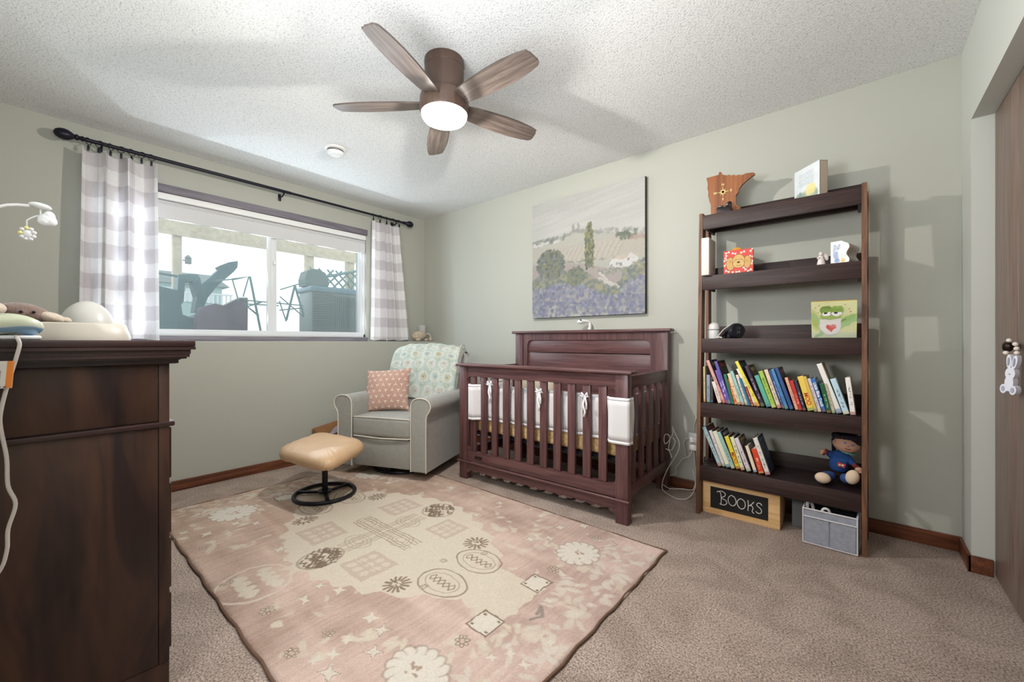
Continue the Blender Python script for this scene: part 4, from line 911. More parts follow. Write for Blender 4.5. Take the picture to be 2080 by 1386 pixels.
# front frame
for x0 in (-CW, -.075):
    m = MB(); m.box(x0, x0+.075, 0, .055, .0, .846, bev=.003); K('front_post', m, CRZ)
m = MB(); m.box(-CW-.022, .03, -.022, .075, .8465, .866, bev=.006, seg=3); K('top_cap', m, CRA)
m = MB(); m.box(-CW+.0755, -.0755, .008, .04, .772, .846); fillet(m, -CW+.0755, .772, 1, -1, .035, .008, .04); fillet(m, -.0755, .772, -1, -1, .035, .008, .04); K('front_top_rail', m, CRA)
m = MB(); m.box(-CW+.0755, -.0755, .008, .04, .142, .214); fillet(m, -CW+.0755, .214, 1, 1, .035, .008, .04); fillet(m, -.0755, .214, -1, 1, .035, .008, .04); K('front_bottom_rail', m, CRA)
m = MB(); m.box(-CW-.012, .012, -.016, .0, .128, .142, bev=.005, seg=3); K('base_moulding', m, CRA)
m = MB(); bot = [(-CW+.0755, .1275), (-CW+.0755, .045), (-CW+.10, .060), (-CW+.125, .078)]
nS = 15
for k in range(nS):
    xa = -CW+.125+(CW-.25)*k/nS; w_ = (CW-.25)/nS
    for q in (.15, .5, .85): bot.append((xa+w_*q, .078-.012*math.sin(PI*q)))
    bot.append((xa+w_, .078))
bot += [(-.10, .060), (-.0755, .045), (-.0755, .1275)]
m.prism(bot, .004, .03, 'xz'); K('scalloped_apron', m, CRA)
for k in range(11):
    x = -CW+.128+.1046*k; m = MB(); m.box(x-.026, x+.026, .014, .036, .2145, .7715, bev=.003); K('front_slat', m, CRZ)
# sides
for xs, nm in ((-CW+.004, 'left'), (-.03, 'right')):
    m = MB(); m.box(xs, xs+.026, .0555, CD-.0555, .762, .835, bev=.003); K('side_top_rail', m, CRY)
    m = MB(); m.box(xs, xs+.026, .0555, CD-.0555, .142, .212, bev=.003); K('side_bottom_rail', m, CRY)
    for k in range(5):
        y = .115+.13*k; m = MB(); m.box(xs+.004, xs+.022, y-.027, y+.027, .2125, .7615, bev=.003); K('side_slat', m, CRZ)
# headboard
for x0 in (-CW, -.08):
    m = MB(); m.box(x0, x0+.08, CD-.055, CD, .0, 1.10, bev=.003); K('rear_post', m, CRZ)
m = MB(); m.box(-CW-.03, .025, CD-.075, CD+.012, 1.1005, 1.123, bev=.006, seg=3); K('headboard_cap', m, CRA)
m = MB(); m.box(-CW+.0805, -.0805, CD-.048, CD-.014, 1.045, 1.10); fillet(m, -CW+.125, 1.045, 1, -1, .05, CD-.048, CD-.014); fillet(m, -.125, 1.045, -1, -1, .05, CD-.048, CD-.014)
m.box(-CW+.0805, -CW+.125, CD-.048, CD-.014, .142, 1.045); m.box(-.125, -.0805, CD-.048, CD-.014, .142, 1.045); K('headboard_frame', m, CRZ)
m = MB()
for a, b_ in ((.15, .36), (.366, .56), (.566, .76), (.766, .935), (.941, 1.05)): m.box(-CW+.10, -.10, CD-.034, CD-.02, a, b_, bev=.003)
K('headboard_planks', m, CRA)
m = MB(); m.box(-CW+.05, -.05, .06, CD-.06, .335, .35)
for k in range(9): m.tube([(-CW+.1+k*.14, .07, .345), (-CW+.1+k*.14, CD-.07, .345)], .004, 5)
K('spring_frame', m, BLACKM)
m = MB(); m.box(-CW+.16, -CW+.225, -.0004, .0085, .170, .186, bev=.001); K('maker_plate', m, mat('plate_dark', (38, 26, 26), .4))
CM = WM['crib']
# mattress
def mattress():
    t = thing('crib_mattress', 'thin crib mattress with a golden tan patterned edge inside the crib', 'mattress', CM @ Vector((-.67, .37, .3505)))
    m = MB(); m.box(-CW+.04, -.045, .075, CD-.065, .3506, .452, bev=.022, seg=3, M=CM); obj('mattress_body', m, mat('mattress_tan', (216, 182, 132), .8, var=.3, vscale=60, bump=.2), t)
    m = MB(); m.box(-CW+.045, -.05, .08, CD-.07, .4525, .462, bev=.004, M=CM); obj('fitted_sheet', m, mat('sheet', (222, 216, 204), .9), t)
mattress()
def bumper():
    t = thing('mesh_crib_bumper', 'white mesh crib bumper wrapped along the slats and tied with bows', 'crib bumper', CM @ Vector((-.67, .1, .45)))
    path = [(-1.30, .60), (-1.292, .30), (-1.285, .12), (-1.262, .03), (-1.235, -.006), (-1.19, -.006), (-1.155, .03), (-1.12, .052)]
    for k in range(20): path.append((-1.08+.84*k/19, .056+.010*math.sin(k*1.9)))
    path += [(-.19, .048), (-.135, .03), (-.115, .0), (-.09, -.009), (-.03, -.009), (.002, -.009), (.010, -.002), (.011, .03), (.010, .058), (-.004, .075), (-.042, .09)]
    for k in range(8): path.append((-.045, .14+.07*k))
    pts = []
    for i in range(len(path)-1):
        for q in range(5): pts.append((path[i][0]+(path[i+1][0]-path[i][0])*q/5, path[i][1]+(path[i+1][1]-path[i][1])*q/5))
    pts.append(path[-1])
    MESHW = mat('bumper_mesh', (222, 220, 222), .9, bump=.3, bscale=900); BAND = mat('bumper_band', (240, 240, 244), .8)
    m = MB(); m.grid([[CM @ Vector((x+.004*math.sin(i*.7+z*22)*(y > .02), y+.004*math.sin(i*.5+z*20)*(y > .02), z)) for z in np.linspace(.468, .698, 8)] for i, (x, y) in enumerate(pts)])
    o = obj('mesh_panel', m, MESHW, t, smooth=180); md = o.modifiers.new('t', 'SOLIDIFY'); md.thickness = .003
    for z0, z1 in ((.452, .470), (.696, .714)):
        m = MB(); m.grid([[CM @ Vector((x+.004*math.sin(i*.7+z*22)*(y > .02), y+.004*math.sin(i*.5+z*20)*(y > .02), z)) for z in (z0, z1)] for i, (x, y) in enumerate(pts)])
        o = obj('edge_band', m, BAND, t, smooth=180); md = o.modifiers.new('t', 'SOLIDIFY'); md.thickness = .005
    # rear run, seen above the front one
    m = MB(); m.grid([[CM @ Vector((-1.27+.10*k*.5, CD-.075+.006*math.sin(k*2+z*9), z)) for z in (.47, .55, .64, .73)] for k in range(8)])
    o = obj('rear_panel', m, mat('bumper_back', (206, 196, 178), .9), t, smooth=180); o.modifiers.new('t', 'SOLIDIFY').thickness = .003
    for x, z in ((-1.015, .725), (-.59, .705), (-.262, .705)):
        m = MB(); p = lambda a, b, c: CM @ Vector((x+a, -.004+b, z+c))
        m.tube([p(-.03, -.004, .005), p(0, -.006, 0), p(.026, -.004, -.002)], .004, 6)
        for s in (-1, 1):
            m.tube([p(0, -.01, 0), p(s*.018, -.016, .022), p(s*.026, -.016, .004), p(s*.008, -.012, -.004)], [.005, .006, .005, .004], 6)
        m.tube([p(0, -.012, 0), p(-.008, -.014, -.05), p(.004, -.012, -.09), p(-.004, -.012, -.12)], [.004, .006, .007, .006], 6)
        m.tube([p(.004, -.012, 0), p(.014, -.014, -.04), p(.012, -.012, -.075)], [.004, .006, .006], 6)
        obj('tie_bow', m, BAND, t, smooth=180)
bumper()

# ------------------------------------------------------------------ painting on the wall
def painting():
    n = 260; c = Cv(1, 1, n, n, (226, 226, 220)); I = c.I
    t = thing('landscape_painting', 'large square pastel canvas of hills, cypress tree and lavender bushes on the wall', 'painting', (2.137, -.02, 1.75))
    c.noise(5, 16, .4); c.noise(12, 12, .35); c.jitter(.007, 60)
    rs = np.random.RandomState(2)
    for k in range(40): c.ell(rs.rand(), .72+.28*rs.rand(), .12+.1*rs.rand(), .012, [(236, 234, 228), (212, 212, 208)][k % 2], .35, .8, .12)
    c.poly([(0, .655), (.1, .665), (.25, .675), (.36, .69), (.43, .70), (.5, .70), (.6, .665), (.8, .63), (1, .58), (1, 0), (0, 0)], (208, 206, 196), .9)
    for k in range(90):
        u = rs.rand(); v = (.655+.06*u if u < .4 else .70-.20*(u-.4)); c.ell(u, v+rs.rand()*(.035 if u > .65 else .012), .014, .014, (176, 178, 172), .5, .6)
    for u in (.41, .46): c.ell(u, .73, .012, .035, (180, 182, 174), .8)
    c.poly([(.1, .61), (.35, .67), (.46, .675), (.55, .62), (.4, .58), (.2, .59)], (216, 214, 200), .8)
    c.poly([(.0, .60), (.3, .585), (.5, .57), (.75, .60), (1, .56), (1, .44), (.6, .42), (.3, .46), (0, .5)], (216, 209, 196), .9)
    for k in range(26): c.line([(.30+k*.022, .575-.02*abs(k-13)/13), (.24+k*.022+.0*k, .46)], .0035, (196, 184, 172) if k % 2 else (228, 222, 210), .6)
    for k in range(60):
        u = rs.rand()*.6+.35; c.ell(u, .44+.02*rs.rand()-(.04*(u-.4)), .012, .008, (170, 174, 162), .6)
    for u, v, w_ in ((.06, .645, .05), (.17, .655, .06), (.24, .65, .04)): c.poly([(u-w_, v-.02), (u+w_, v-.02), (u+w_, v+.008), (u, v+.024), (u-w_, v+.008)], (238, 236, 232), .9)
    for k in range(30): c.ell(.03+rs.rand()*.3, .64+.03*rs.rand(), .014, .012, (150, 156, 146), .5)
    for k in range(26): c.ell(.78+.16*rs.rand(), .57+.05*rs.rand(), .014, .016, (132, 142, 124), .6)
    c.poly([(.88, .555), (1, .545), (1, .575), (.9, .585)], (206, 180, 168), .8)
    c.poly([(.0, .47), (.3, .44), (.55, .42), (.7, .36), (1, .34), (1, .1), (0, .1)], (196, 184, 180), .85)
    for k in range(2): c.line([(.64+k*.0, .335-.04*k), (.72+k*.02, .26-.03*k), (.80+k*.02, .21-.03*k)], .007, (236, 232, 226), .9)
    # cottage
    c.poly([(.72, .36), (.95, .355), (.955, .41), (.88, .43), (.74, .43)], (244, 243, 240), 1); c.poly([(.74, .43), (.77, .445), (.90, .455), (.94, .44), (.955, .41), (.86, .415)], (228, 214, 200), 1)
    c.rect(.80, .83, .37, .395, (180, 178, 176)); c.rect(.87, .885, .40, .415, (170, 168, 168)); c.poly([(.86, .42), (.90, .46), (.955, .41)], (240, 238, 234), 1)
    for k in range(40): c.ell(.62+.36*rs.rand(), .345+.018*rs.randn(), .012, .009, (164, 172, 158), .7)
    # cypress
    for k in range(260):
        v = .38+.36*rs.rand(); w_ = .036*min(1, (.76-v)/.10); u = .556+(rs.rand()-.5)*2*w_
        c.ell(u, v, .008, .014, [(150, 154, 120), (118, 124, 104), (176, 172, 130), (134, 142, 130)][k % 4], .85, .5)
    # foreground foliage
    def bound(u):
        return np.interp(u, [0, .1, .25, .4, .5, .6, .75, .8, .88, 1], [.34, .36, .40, .37, .37, .29, .20, .24, .36, .40])
    rng = [(158, 158, 186), (146, 150, 182), (176, 180, 196), (136, 142, 164), (198, 198, 196), (168, 172, 176), (156, 160, 180)]
    for k in range(1500):
        u = rs.rand(); b_ = bound(u); v = b_*rs.rand()**.8; col = rng[k % 7]
        if v > b_*.7: col = [(150, 158, 146), (166, 172, 166), (140, 148, 150), (186, 184, 150)][k % 4]
        c.ell(u, v, .016, .013, col, .75, .6, rs.rand()*3)
    for k in range(420):
        a = rs.rand()*6.28; r = rs.rand()**.5; c.ell(.19+.14*r*math.cos(a), .455+.125*r*math.sin(a), .013, .012, [(140, 148, 132), (120, 128, 122), (160, 160, 130), (150, 156, 160)][k % 4], .8, .6)
    for k in range(160):
        a = rs.rand()*6.28; r = rs.rand()**.5; c.ell(.43+.08*r*math.cos(a), .33+.075*r*math.sin(a), .013, .012, [(150, 158, 138), (128, 136, 128), (160, 162, 140)][k % 3], .8, .6)
    c.speck(10); c.I = c.I*.75+7
    m = MB(); m.box(1.617, 2.657, -.040, -.0005, 1.240, 2.250, bev=.002); obj('canvas_edge', m, mat('canvas_side', (70, 68, 64), .9), t)
    gridmesh('canvas_front', plane_pos((1.617, -.0408, 1.240), (1.04, 0, 0), (0, 0, 1.010), n, n), c.I, colmat('canvas_paint', .8, .5, 260, .2), t)
painting()
# camera clipped on headboard
t = thing('baby_monitor_camera', 'small white baby monitor camera on a bent arm above the headboard', 'camera', (2.2, -.055, 1.123))
m = MB(); m.tube([(2.205, -.06, 1.1235), (2.208, -.05, 1.15), (2.205, -.05, 1.185), (2.19, -.06, 1.195), (2.15, -.085, 1.200)], [.014, .012, .010, .011, .012], 10); obj('bent_arm', m, PLASTW, t)
m = MB(); m.lathe([(0, .012), (.018, .010), (.027, 0), (.026, -.010), (.022, -.012), (0, -.012)], (2.145, -.095, 1.192), 24, Matrix.Rotation(.12, 4, 'Y')); hd = obj('camera_head', m, PLASTW, t)
m = MB(); m.lathe([(0, -.0121), (.021, -.0121), (.019, -.0140), (0, -.0140)], (2.145, -.095, 1.192), 24, Matrix.Rotation(.12, 4, 'Y')); obj('lens', m, BLACKM, hd)
m = MB(); m.box(2.15, 2.163, -.112, -.106, 1.196, 1.209, bev=.002); obj('sensor', m, BLACKM, hd)
m = MB(); m.tube([(2.21, -.03, 1.19), (2.225, -.02, 1.17), (2.25, -.02, 1.13), (2.27, -.02, 1.10)], .003, 6); obj('camera_lead', m, PLASTW, t)

# ------------------------------------------------------------------ outlet and cables
t = thing('wall_outlet', 'white double wall outlet with plugged-in adapters between crib and shelf', 'outlet', (2.99, 0, .34))
m = MB(); m.box(2.953, 3.03, -.006, -.0005, .279, .401, bev=.003); obj('cover_plate', m, PLASTW, t)
m = MB(); m.box(2.972, 3.02, -.045, -.0061, .345, .378, bev=.004); obj('charger_cube', m, mat('charger', (236, 232, 226), .35), t)
m = MB(); m.box(2.965, 3.022, -.038, -.0061, .288, .325, bev=.004); obj('charger_cube', m, mat('charger', (236, 232, 226), .35), t)
CORD = mat('cable_beige', (216, 210, 202), .5)
def spline(P, n=6):
    V = [Vector(p) for p in P]; out = []
    for i in range(len(V)-1):
        p0 = V[max(i-1, 0)]; p1 = V[i]; p2 = V[i+1]; p3 = V[min(i+2, len(V)-1)]
        for k in range(n):
            q = k/n; out.append(.5*((2*p1)+(-p0+p2)*q+(2*p0-5*p1+4*p2-p3)*q*q+(-p0+3*p1-3*p2+p3)*q**3))
    return out+[V[-1]]
m = MB()
m.tube(spline([(x, -.012, z) for x, y, z in CABLE[0]]), .0026, 6)
for i in (1, 3): m.tube(spline([(x, y-.004*k-.01*(i == 3), z) for k, (x, y, z) in enumerate(CABLE[i])]), .0032, 6)
m.tube(spline(CABLE[2]), .0036, 6)
obj('power_cable', m, CORD, None, label='long cream power cable knotted beside the crib and looping down to the carpet', cat='cable')
m = MB()
for i in (4, 5, 7): m.tube(spline([(x, y+(.004 if i != 7 else 0), z) for x, y, z in CABLE[i]]), .0028, 6)
m.tube(spline([(x, -.012, z) for x, y, z in CABLE[8]]), .0028, 6); m.tube(spline([(x, -.02, z) for x, y, z in CABLE[6]]), .0028, 6)
obj('charger_cable', m, CORD, None, label='thin cream charger cable running from the wall outlet down behind the crib', cat='cable')

# ------------------------------------------------------------------ bag beside the chair, plush on the ledge
t = thing('paper_bag', 'open brown paper bag with lilac cloth between armchair and window wall', 'bag', (.41, -1.22, 0))
m = MB(); KR = mat('kraft_paper', (164, 118, 78), .85, bump=.3, bscale=40, var=.12)
x0, x1, y0, y1 = .285, .50, -1.40, -1.05
b0 = [(x0+.02, y0+.02, 0), (x1-.02, y0+.02, 0), (x1-.02, y1-.02, 0), (x0+.02, y1-.02, 0)]; tp = [(x0, y0, .285), (x1, y0+.01, .245), (x1, y1, .315), (x0, y1, .345)]
m.grid([[Vector(a), Vector(a).lerp(Vector(b_), .5)+Vector((.004, -.004, 0)), Vector(b_)] for a, b_ in zip(b0, tp)], cu=True); m.b.faces.new([m.b.verts.new(p) for p in b0])
o = obj('bag_body', m, KR, t, smooth=0); o.modifiers.new('t', 'SOLIDIFY').thickness = .003
m = MB(); m.ell((.41, -1.17, .25), (.085, .13, .07), Matrix.Rotation(.25, 4, 'X')); m.ell((.43, -1.28, .21), (.06, .07, .05)); obj('folded_cloth', m, mat('lilac_cloth', (190, 178, 196), .9, bump=.7, bscale=14), t, smooth=180)
t = thing('stuffed_elephant', 'small beige speckled stuffed animal slumped on the ledge under the right curtain', 'stuffed animal', (.17, -.19, 1.0335))
SP = mat('speckled_knit', (196, 180, 160), 1, bump=1, bscale=120, var=.35, vscale=90)
m = MB(); m.ell((.19, -.215, 1.095), (.05, .090, .052), Matrix.Rotation(.1, 4, 'X')); obj('body', m, SP, t)
for p, r in (((.235, -.26, 1.052), (.02, .03, .018)), ((.245, -.16, 1.05), (.018, .018, .016)), ((.25, -.11, 1.054), (.02, .022, .020))):
    m = MB(); m.ell(p, r); obj('leg', m, SP, t)
m = MB(); m.tube([(.20, -.12, 1.12), (.20, -.085, 1.112), (.20, -.065, 1.09), (.2, -.07, 1.072)], [.008, .008, .007, .006], 8); obj('trunk', m, mat('pale_felt', (226, 214, 200), .9), t)
m = MB(); m.ell((.2, -.275, 1.12), (.006, .008, .010)); obj('ear', m, mat('pale_felt', (226, 214, 200), .9), t)
m = MB(); m.box(.06, .12, -.135, -.075, 1.0335, 1.215, bev=.004); obj('white_carton', m, mat('carton_white', (196, 196, 194), .7), None, label='small white carton standing on the ledge in the room corner', cat='box')
# ------------------------------------------------------------------ ladder bookshelf
SWX = wood('shelf_wood_x', (38, 25, 24), (64, 44, 41), 'x', 1.1, .5, bump=.25)
SWY = wood('shelf_wood_board', (30, 20, 20), (46, 32, 30), 'x', 1.0, .3, bump=.1)
SWZ = wood('shelf_wood_z', (78, 52, 40), (134, 94, 66), 'z', 1.2, .5, bump=.2)
sf = thing('bookshelf', 'tall dark brown open ladder bookshelf with five tiers against the wall', 'bookshelf', (3.49, -.2, 0))
TI = [1.80, 1.43, 1.05, .665, .29]
def yf(z): return -.298-(1.80-z)*.072/1.80
for x0, x1 in ((3.104, 3.1245), (3.8605, 3.881)):
    m = MB(); m.prism([(yf(0), 0), (yf(0)+.07, 0), (yf(1.83)+.07, 1.815), (yf(1.83), 1.815)], x0, x1, 'yz'); obj('front_post', m, SWZ, sf, smooth=0)
for x0, x1 in ((3.096, 3.114), (3.871, 3.889)):
    m = MB(); m.box(x0, x1, -.13, -.062, 0, 1.815); obj('rear_post', m, SWZ, sf, smooth=0)
for z in TI:
    y = yf(z)
    m = MB(); m.box(3.1246, 3.8604, y, y+.02, z-.086, z, bev=.0015); obj('front_rail', m, SWX, sf)
    m = MB(); m.box(3.115, 3.870, -.0615, -.045, z-.055, z+.08, bev=.0015); obj('rear_rail', m, SWX, sf)
    m = MB(); m.box(3.1246, 3.8604, y+.0201, -.0616, z-.018, z-.0005); obj('shelf_board', m, SWY, sf)
    for x in (3.1247, 3.8463):
        m = MB(); m.box(x, x+.014, y+.021, -.065, z-.075, z-.0181); obj('side_rail', m, SWX, sf)
m = MB(); m.tube([(3.085, -.10, .26), (3.103, -.10, .26)], .012, 8); m.tube([(3.080, -.10, .26), (3.088, -.10, .26)], .018, 8); obj('bolt', m, BLACKM, sf)
# ---- books
PAGES = mat('book_pages', (226, 218, 200), .9)
BK = colmat('book_cover', .45, 0, 100, .4)
LET = {}
def book(spec, z, y0, k, grp):
    lb, x, th, h, lean, c, cc, dep = spec
    M = Matrix.Translation((x, y0, z+.0008)) @ Matrix.Rotation(-lean, 4, 'Y')
    z_lift = 0.0
    t = thing('book', lb, 'book', (x, y0, z+.0008), 0, grp)
    t.rotation_euler = (0, -lean, 0); WM[t.name] = M.copy()
    # cover: wrapped grid  (left board back edge -> spine -> right board back edge)
    nx, nz = 44, 40; b = .0016
    per = [(0, dep), (0, .002), (.0012, 0), (th-.0012, 0), (th, .002), (th, dep)]
    seg = [0, 16, 17, 26, 27, 43]
    P = np.zeros((nz, nx, 3)); I = np.zeros((nz, nx, 3))
    rs = np.random.RandomState(100+k)
    for i in range(nx):
        for s_ in range(5):
            if seg[s_] <= i <= seg[s_+1]:
                f = (i-seg[s_])/(seg[s_+1]-seg[s_]); px = per[s_][0]*(1-f)+per[s_+1][0]*f; py = per[s_][1]*(1-f)+per[s_+1][1]*f
        for j in range(nz): P[j, i] = M @ Vector((px, py, h*j/(nz-1)))
    sp = np.array(c, float); cv = np.array(cc, float)
    for i in range(nx):
        I[:, i] = sp if 16 <= i <= 27 else cv
    # printed marks on spine and cover picture
    if k % 5 != 2 and not any(q in lb for q in SPT):
        dk = sp*.62 if sp.mean() > 130 else np.minimum(255, sp*1.0+120)
        a0 = int(nz*.22); a1 = int(nz*(.62+.2*rs.rand()))
        for j in range(a0, a1):
            if rs.rand() < .62:
                for i in range(20, 24): I[j, i] = dk if rs.rand() < .6 else I[j, i]
    foot = np.array([(205, 120, 90), (120, 170, 110), (90, 120, 170), (230, 210, 140), (170, 90, 90)][k % 5], float)
    I[:int(nz*.10), 17:27] = I[:int(nz*.10), 17:27]*.45+foot*.55
    n = vnoise(nz, 16, 7, 5)
    tint = np.array([(230, 200, 120), (220, 225, 225), (190, 90, 80), (90, 140, 170)][k % 4], float)
    msk = (n > .58)[..., None]
    I[:, 28:44] = np.where(msk, I[:, 28:44]*.5+tint*.5, I[:, 28:44])
    I[34:37, 31:42] = tint
    gridmesh('cover', P, I, BK, t, thick=.0014)
    m = MB(); m.box(.0012, th-.0012, .003, dep-.004, .003, h-.003, M=M); obj('pages', m, PAGES, t, smooth=0)
    for key, (txt, size, col, zz) in SPT.items():
        if key in lb:
            mm = M @ Matrix.Translation((th/2, -.0012, h*zz)) @ Matrix.Rotation(PI/2, 4, 'X') @ Matrix.Rotation(-PI/2, 4, 'Z')
            obj('spine_title', text_mb(txt, size, mm, .0003, .0006 if size > .015 else 0), mat('ink_%d' % (sum(col)), col, .6), t, smooth=0)
SPT = {'lettered MOO': ('MOO', .027, (214, 76, 34), .34), 'royal blue book with white': ('Little Blue Truck', .0185, (244, 244, 246), .52)}
for k, s_ in enumerate(B4): book(s_, TI[3], -.322+.006*((k*7) % 3), k, 'picture books on the fourth shelf')
for k, s_ in enumerate(B5): book(s_, TI[4], -.318+.006*((k*5) % 3), 50+k, 'picture books on the bottom shelf')

# ---- state-shaped wooden plaque
t = thing('wooden_plaque', 'brown wooden state-outline plaque with a brass compass rose on the top shelf', 'plaque', (3.22, -.19, 1.80))
PLW = wood('plaque_wood', (118, 66, 34), (158, 98, 56), 'z', .7, .4, bump=.1)
pl = [(3.121, 2.06), (3.157, 2.061), (3.192, 2.062), (3.194, 2.078), (3.205, 2.076), (3.211, 2.059), (3.226, 2.051), (3.240, 2.046), (3.248, 2.048), (3.262, 2.040), (3.279, 2.040), (3.286, 2.032), (3.300, 2.034), (3.311, 2.030), (3.322, 2.027), (3.339, 2.032), (3.376, 2.027), (3.386, 2.020), (3.383, 2.011), (3.368, 2.004), (3.352, 1.994), (3.335, 1.982), (3.317, 1.967), (3.309, 1.955), (3.301, 1.947), (3.301, 1.936), (3.298, 1.926), (3.290, 1.918), (3.284, 1.908), (3.287, 1.898), (3.286, 1.891), (3.286, 1.872), (3.289, 1.856), (3.300, 1.849), (3.311, 1.836), (3.314, 1.8005), (3.149, 1.8005), (3.147, 1.835), (3.146, 1.889), (3.139, 1.906), (3.136, 1.925), (3.131, 1.944), (3.132, 1.97), (3.127, 1.99), (3.129, 2.016), (3.126, 2.039)]
m = MB(); m.prism(pl, -.205, -.187, 'xz'); m.box(3.17, 3.28, -.187, -.14, 1.8005, 1.815); obj('plaque_board', m, PLW, t, smooth=0)
BRS = mat('brass_inlay', (226, 206, 140), .35, .4)
m = MB(); cx_, cz_ = 3.216, 1.95
for k in range(16):
    a = k*PI/8; L_ = .036 if k % 4 == 0 else (.024 if k % 2 == 0 else .017)
    m.prism([(cx_+L_*math.cos(a), cz_+L_*math.sin(a)), (cx_+.0035*math.cos(a+PI/2), cz_+.0035*math.sin(a+PI/2)), (cx_+.0035*math.cos(a-PI/2), cz_+.0035*math.sin(a-PI/2))], -.2065, -.2051, 'xz')
obj('compass_star', m, BRS, t, smooth=0)
for ch_, dx, dz in (('N', 0, .045), ('S', 0, -.045), ('E', .044, 0), ('W', -.044, 0)):
    obj('compass_letter', text_mb(ch_, .018, Matrix.Translation((cx_+dx, -.2062, cz_+dz)) @ Matrix.Rotation(PI/2, 4, 'X'), .0004, .0006), BRS, t, smooth=0)
t = thing('metal_ornament', 'tiny dark and silver metal ornament in front of the wooden plaque', 'ornament', (3.235, -.26, 1.8005))
PEW = mat('pewter', (120, 116, 112), .35, .8); DKM = mat('dark_pewter', (34, 30, 30), .4, .5)
m = MB(); m.box(3.195, 3.275, -.272, -.248, 1.8005, 1.838, bev=.003); obj('ornament_base', m, DKM, t)
m = MB(); m.ell((3.215, -.262, 1.846), (.018, .01, .008)); m.ell((3.252, -.262, 1.850), (.012, .01, .011)); obj('wing', m, PEW, t)
m = MB(); m.ell((3.262, -.258, 1.861), (.012, .009, .007)); m.box(3.245, 3.275, -.262, -.25, 1.838, 1.862, bev=.003); obj('ornament_body', m, DKM, t)
# ---- forest board book, standing turned
def flatbook(name, label, C0, rz, w_, h, th, cv, spinecol, cat='book', shape=None, pages=(222, 214, 198), lean=0):
    t = thing(name, label, cat, C0, rz)
    M = Matrix.Translation(C0) @ Matrix.Rotation(rz, 4, 'Z') @ Matrix.Rotation(-lean, 4, 'X'); WM[t.name] = M.copy(); t.rotation_euler = M.to_euler()
    o = M @ Vector((0, -.0004, 0)); U = M.to_3x3() @ Vector((w_, 0, 0)); V = M.to_3x3() @ Vector((0, 0, h))
    gridmesh('front_cover', plane_pos(o, U, V, cv.nx, cv.ny), cv.I, BK, t, thick=.001)
    m = MB(); m.box(0.0005, w_-.0005, .0012, th, 0.0002, h-.0005, M=M, bev=.0015); obj('book_block', m, mat('bb_%d_%d_%d' % spinecol, spinecol, .6), t)
    m = MB(); m.box(w_-.0004, w_+.0003, .0035, th-.003, .003, h-.004, M=M); obj('page_edges', m, mat('pe_%d' % sum(pages), pages, .9, bump=.2), t, smooth=0)
    return t
c = Cv(.19, .19, 90, 90, (222, 228, 230)); c.noise(5, 12); c.jitter(.002, 20)
for k in range(15): c.ell(.02+.01*k, .018+.012*math.sin(k*2), .02, .03, (150, 164, 146), .8, .4)
c.poly([(.02, .02), (.045, .07), (.07, .02)], (142, 158, 150)); c.poly([(.055, .01), (.085, .055), (.11, .01)], (160, 174, 158)); c.ell(.125, .055, .04, .035, (232, 220, 150), .9, .4); c.rect(.095, .16, 0, .03, (176, 186, 172), .9)
for j in range(3):
    for k in range(7): c.ring(.045+.016*k, .10+.025*j, .006, .009, .002, (184, 194, 200), .9)
flatbook('board_book', 'pale grey board book with a forest scene standing angled on the top shelf', (3.572, -.135, 1.8005), math.radians(-47), .178, .190, .045, c, (96, 110, 118), pages=(186, 170, 150))
# ---- second tier
t = thing('white_slipcase', 'tall plain white ribbed box standing at the left end of the second shelf', 'box', (3.15, -.27, 1.4305))
m = MB(); m.box(3.1265, 3.170, -.335, -.19, 1.4305, 1.655, bev=.003); obj('case', m, mat('case_white', (224, 220, 212), .6), t)
m = MB()
for k in range(20): m.box(3.1703, 3.1713, -.328, -.197, 1.44+k*.0105, 1.444+k*.0105)
obj('ribbed_side', m, mat('case_rib', (196, 192, 186), .7), t, smooth=0)
c = Cv(.153, .142, 150, 140, (214, 66, 54))
for (x, y, r) in ((.02, .13, .3), (.055, .122, -.3), (.10, .125, .3), (.145, .132, .9), (.012, .105, 1.3), (.145, .095, -.2), (.01, .06, .8), (.148, .06, 1.2), (.02, .02, -.5), (.075, .012, .1), (.135, .015, .5), (.045, .005, 1.2), (.11, .028, -.9), (.01, .085, .2)):
    dx, dz = .009*math.cos(r), .009*math.sin(r); c.line([(x-dx, y-dz), (x+dx, y+dz)], .0022, (246, 232, 218))
    for s_ in (-1, 1):
        for q in (-1, 1): c.ell(x+s_*dx-q*dz*.35, y+s_*dz+q*dx*.35, .0034, .0034, (246, 232, 218), 1, .2)
OL = (52, 36, 24); FU = (206, 160, 84)
for (x, y, a, b_) in ((.036, .062, .022, .038), (.124, .066, .018, .036)): c.ell(x, y, a+.0018, b_+.0018, OL, 1, .05); c.ell(x, y, a, b_, FU, 1, .05)
c.ell(.079, .075, .0335, .0405, OL, 1, .05); c.ell(.079, .075, .032, .039, (212, 168, 92), 1, .05)
c.ell(.079, .060, .031, .025, OL, 1, .05); c.ell(.079, .060, .0295, .0235, (216, 174, 98), 1, .05)
c.ell(.079, .068, .0085, .0055, (40, 26, 22), 1, .1); c.ring(.079, .060, .017, .012, .0014, OL, 1, -2.6, -.5)
c.ell(.065, .086, .0022, .0022, OL); c.ell(.094, .086, .0022, .0022, OL); c.ell(.035, .075, .006, .008, (160, 130, 70), .6, .6); c.ell(.125, .072, .006, .009, (176, 140, 70), .6, .6)
t = flatbook('board_book', 'red board book with a tan floppy-eared dog face and white bones', (3.233, -.262, 1.4305), math.radians(2), .153, .142, .026, c, (150, 40, 44))
m = MB(); m.ell((3.298, -.24, 1.575), (.026, .006, .016)); obj('plush_tab', m, mat('orange_plush', (212, 150, 58), .9, bump=.5), t)
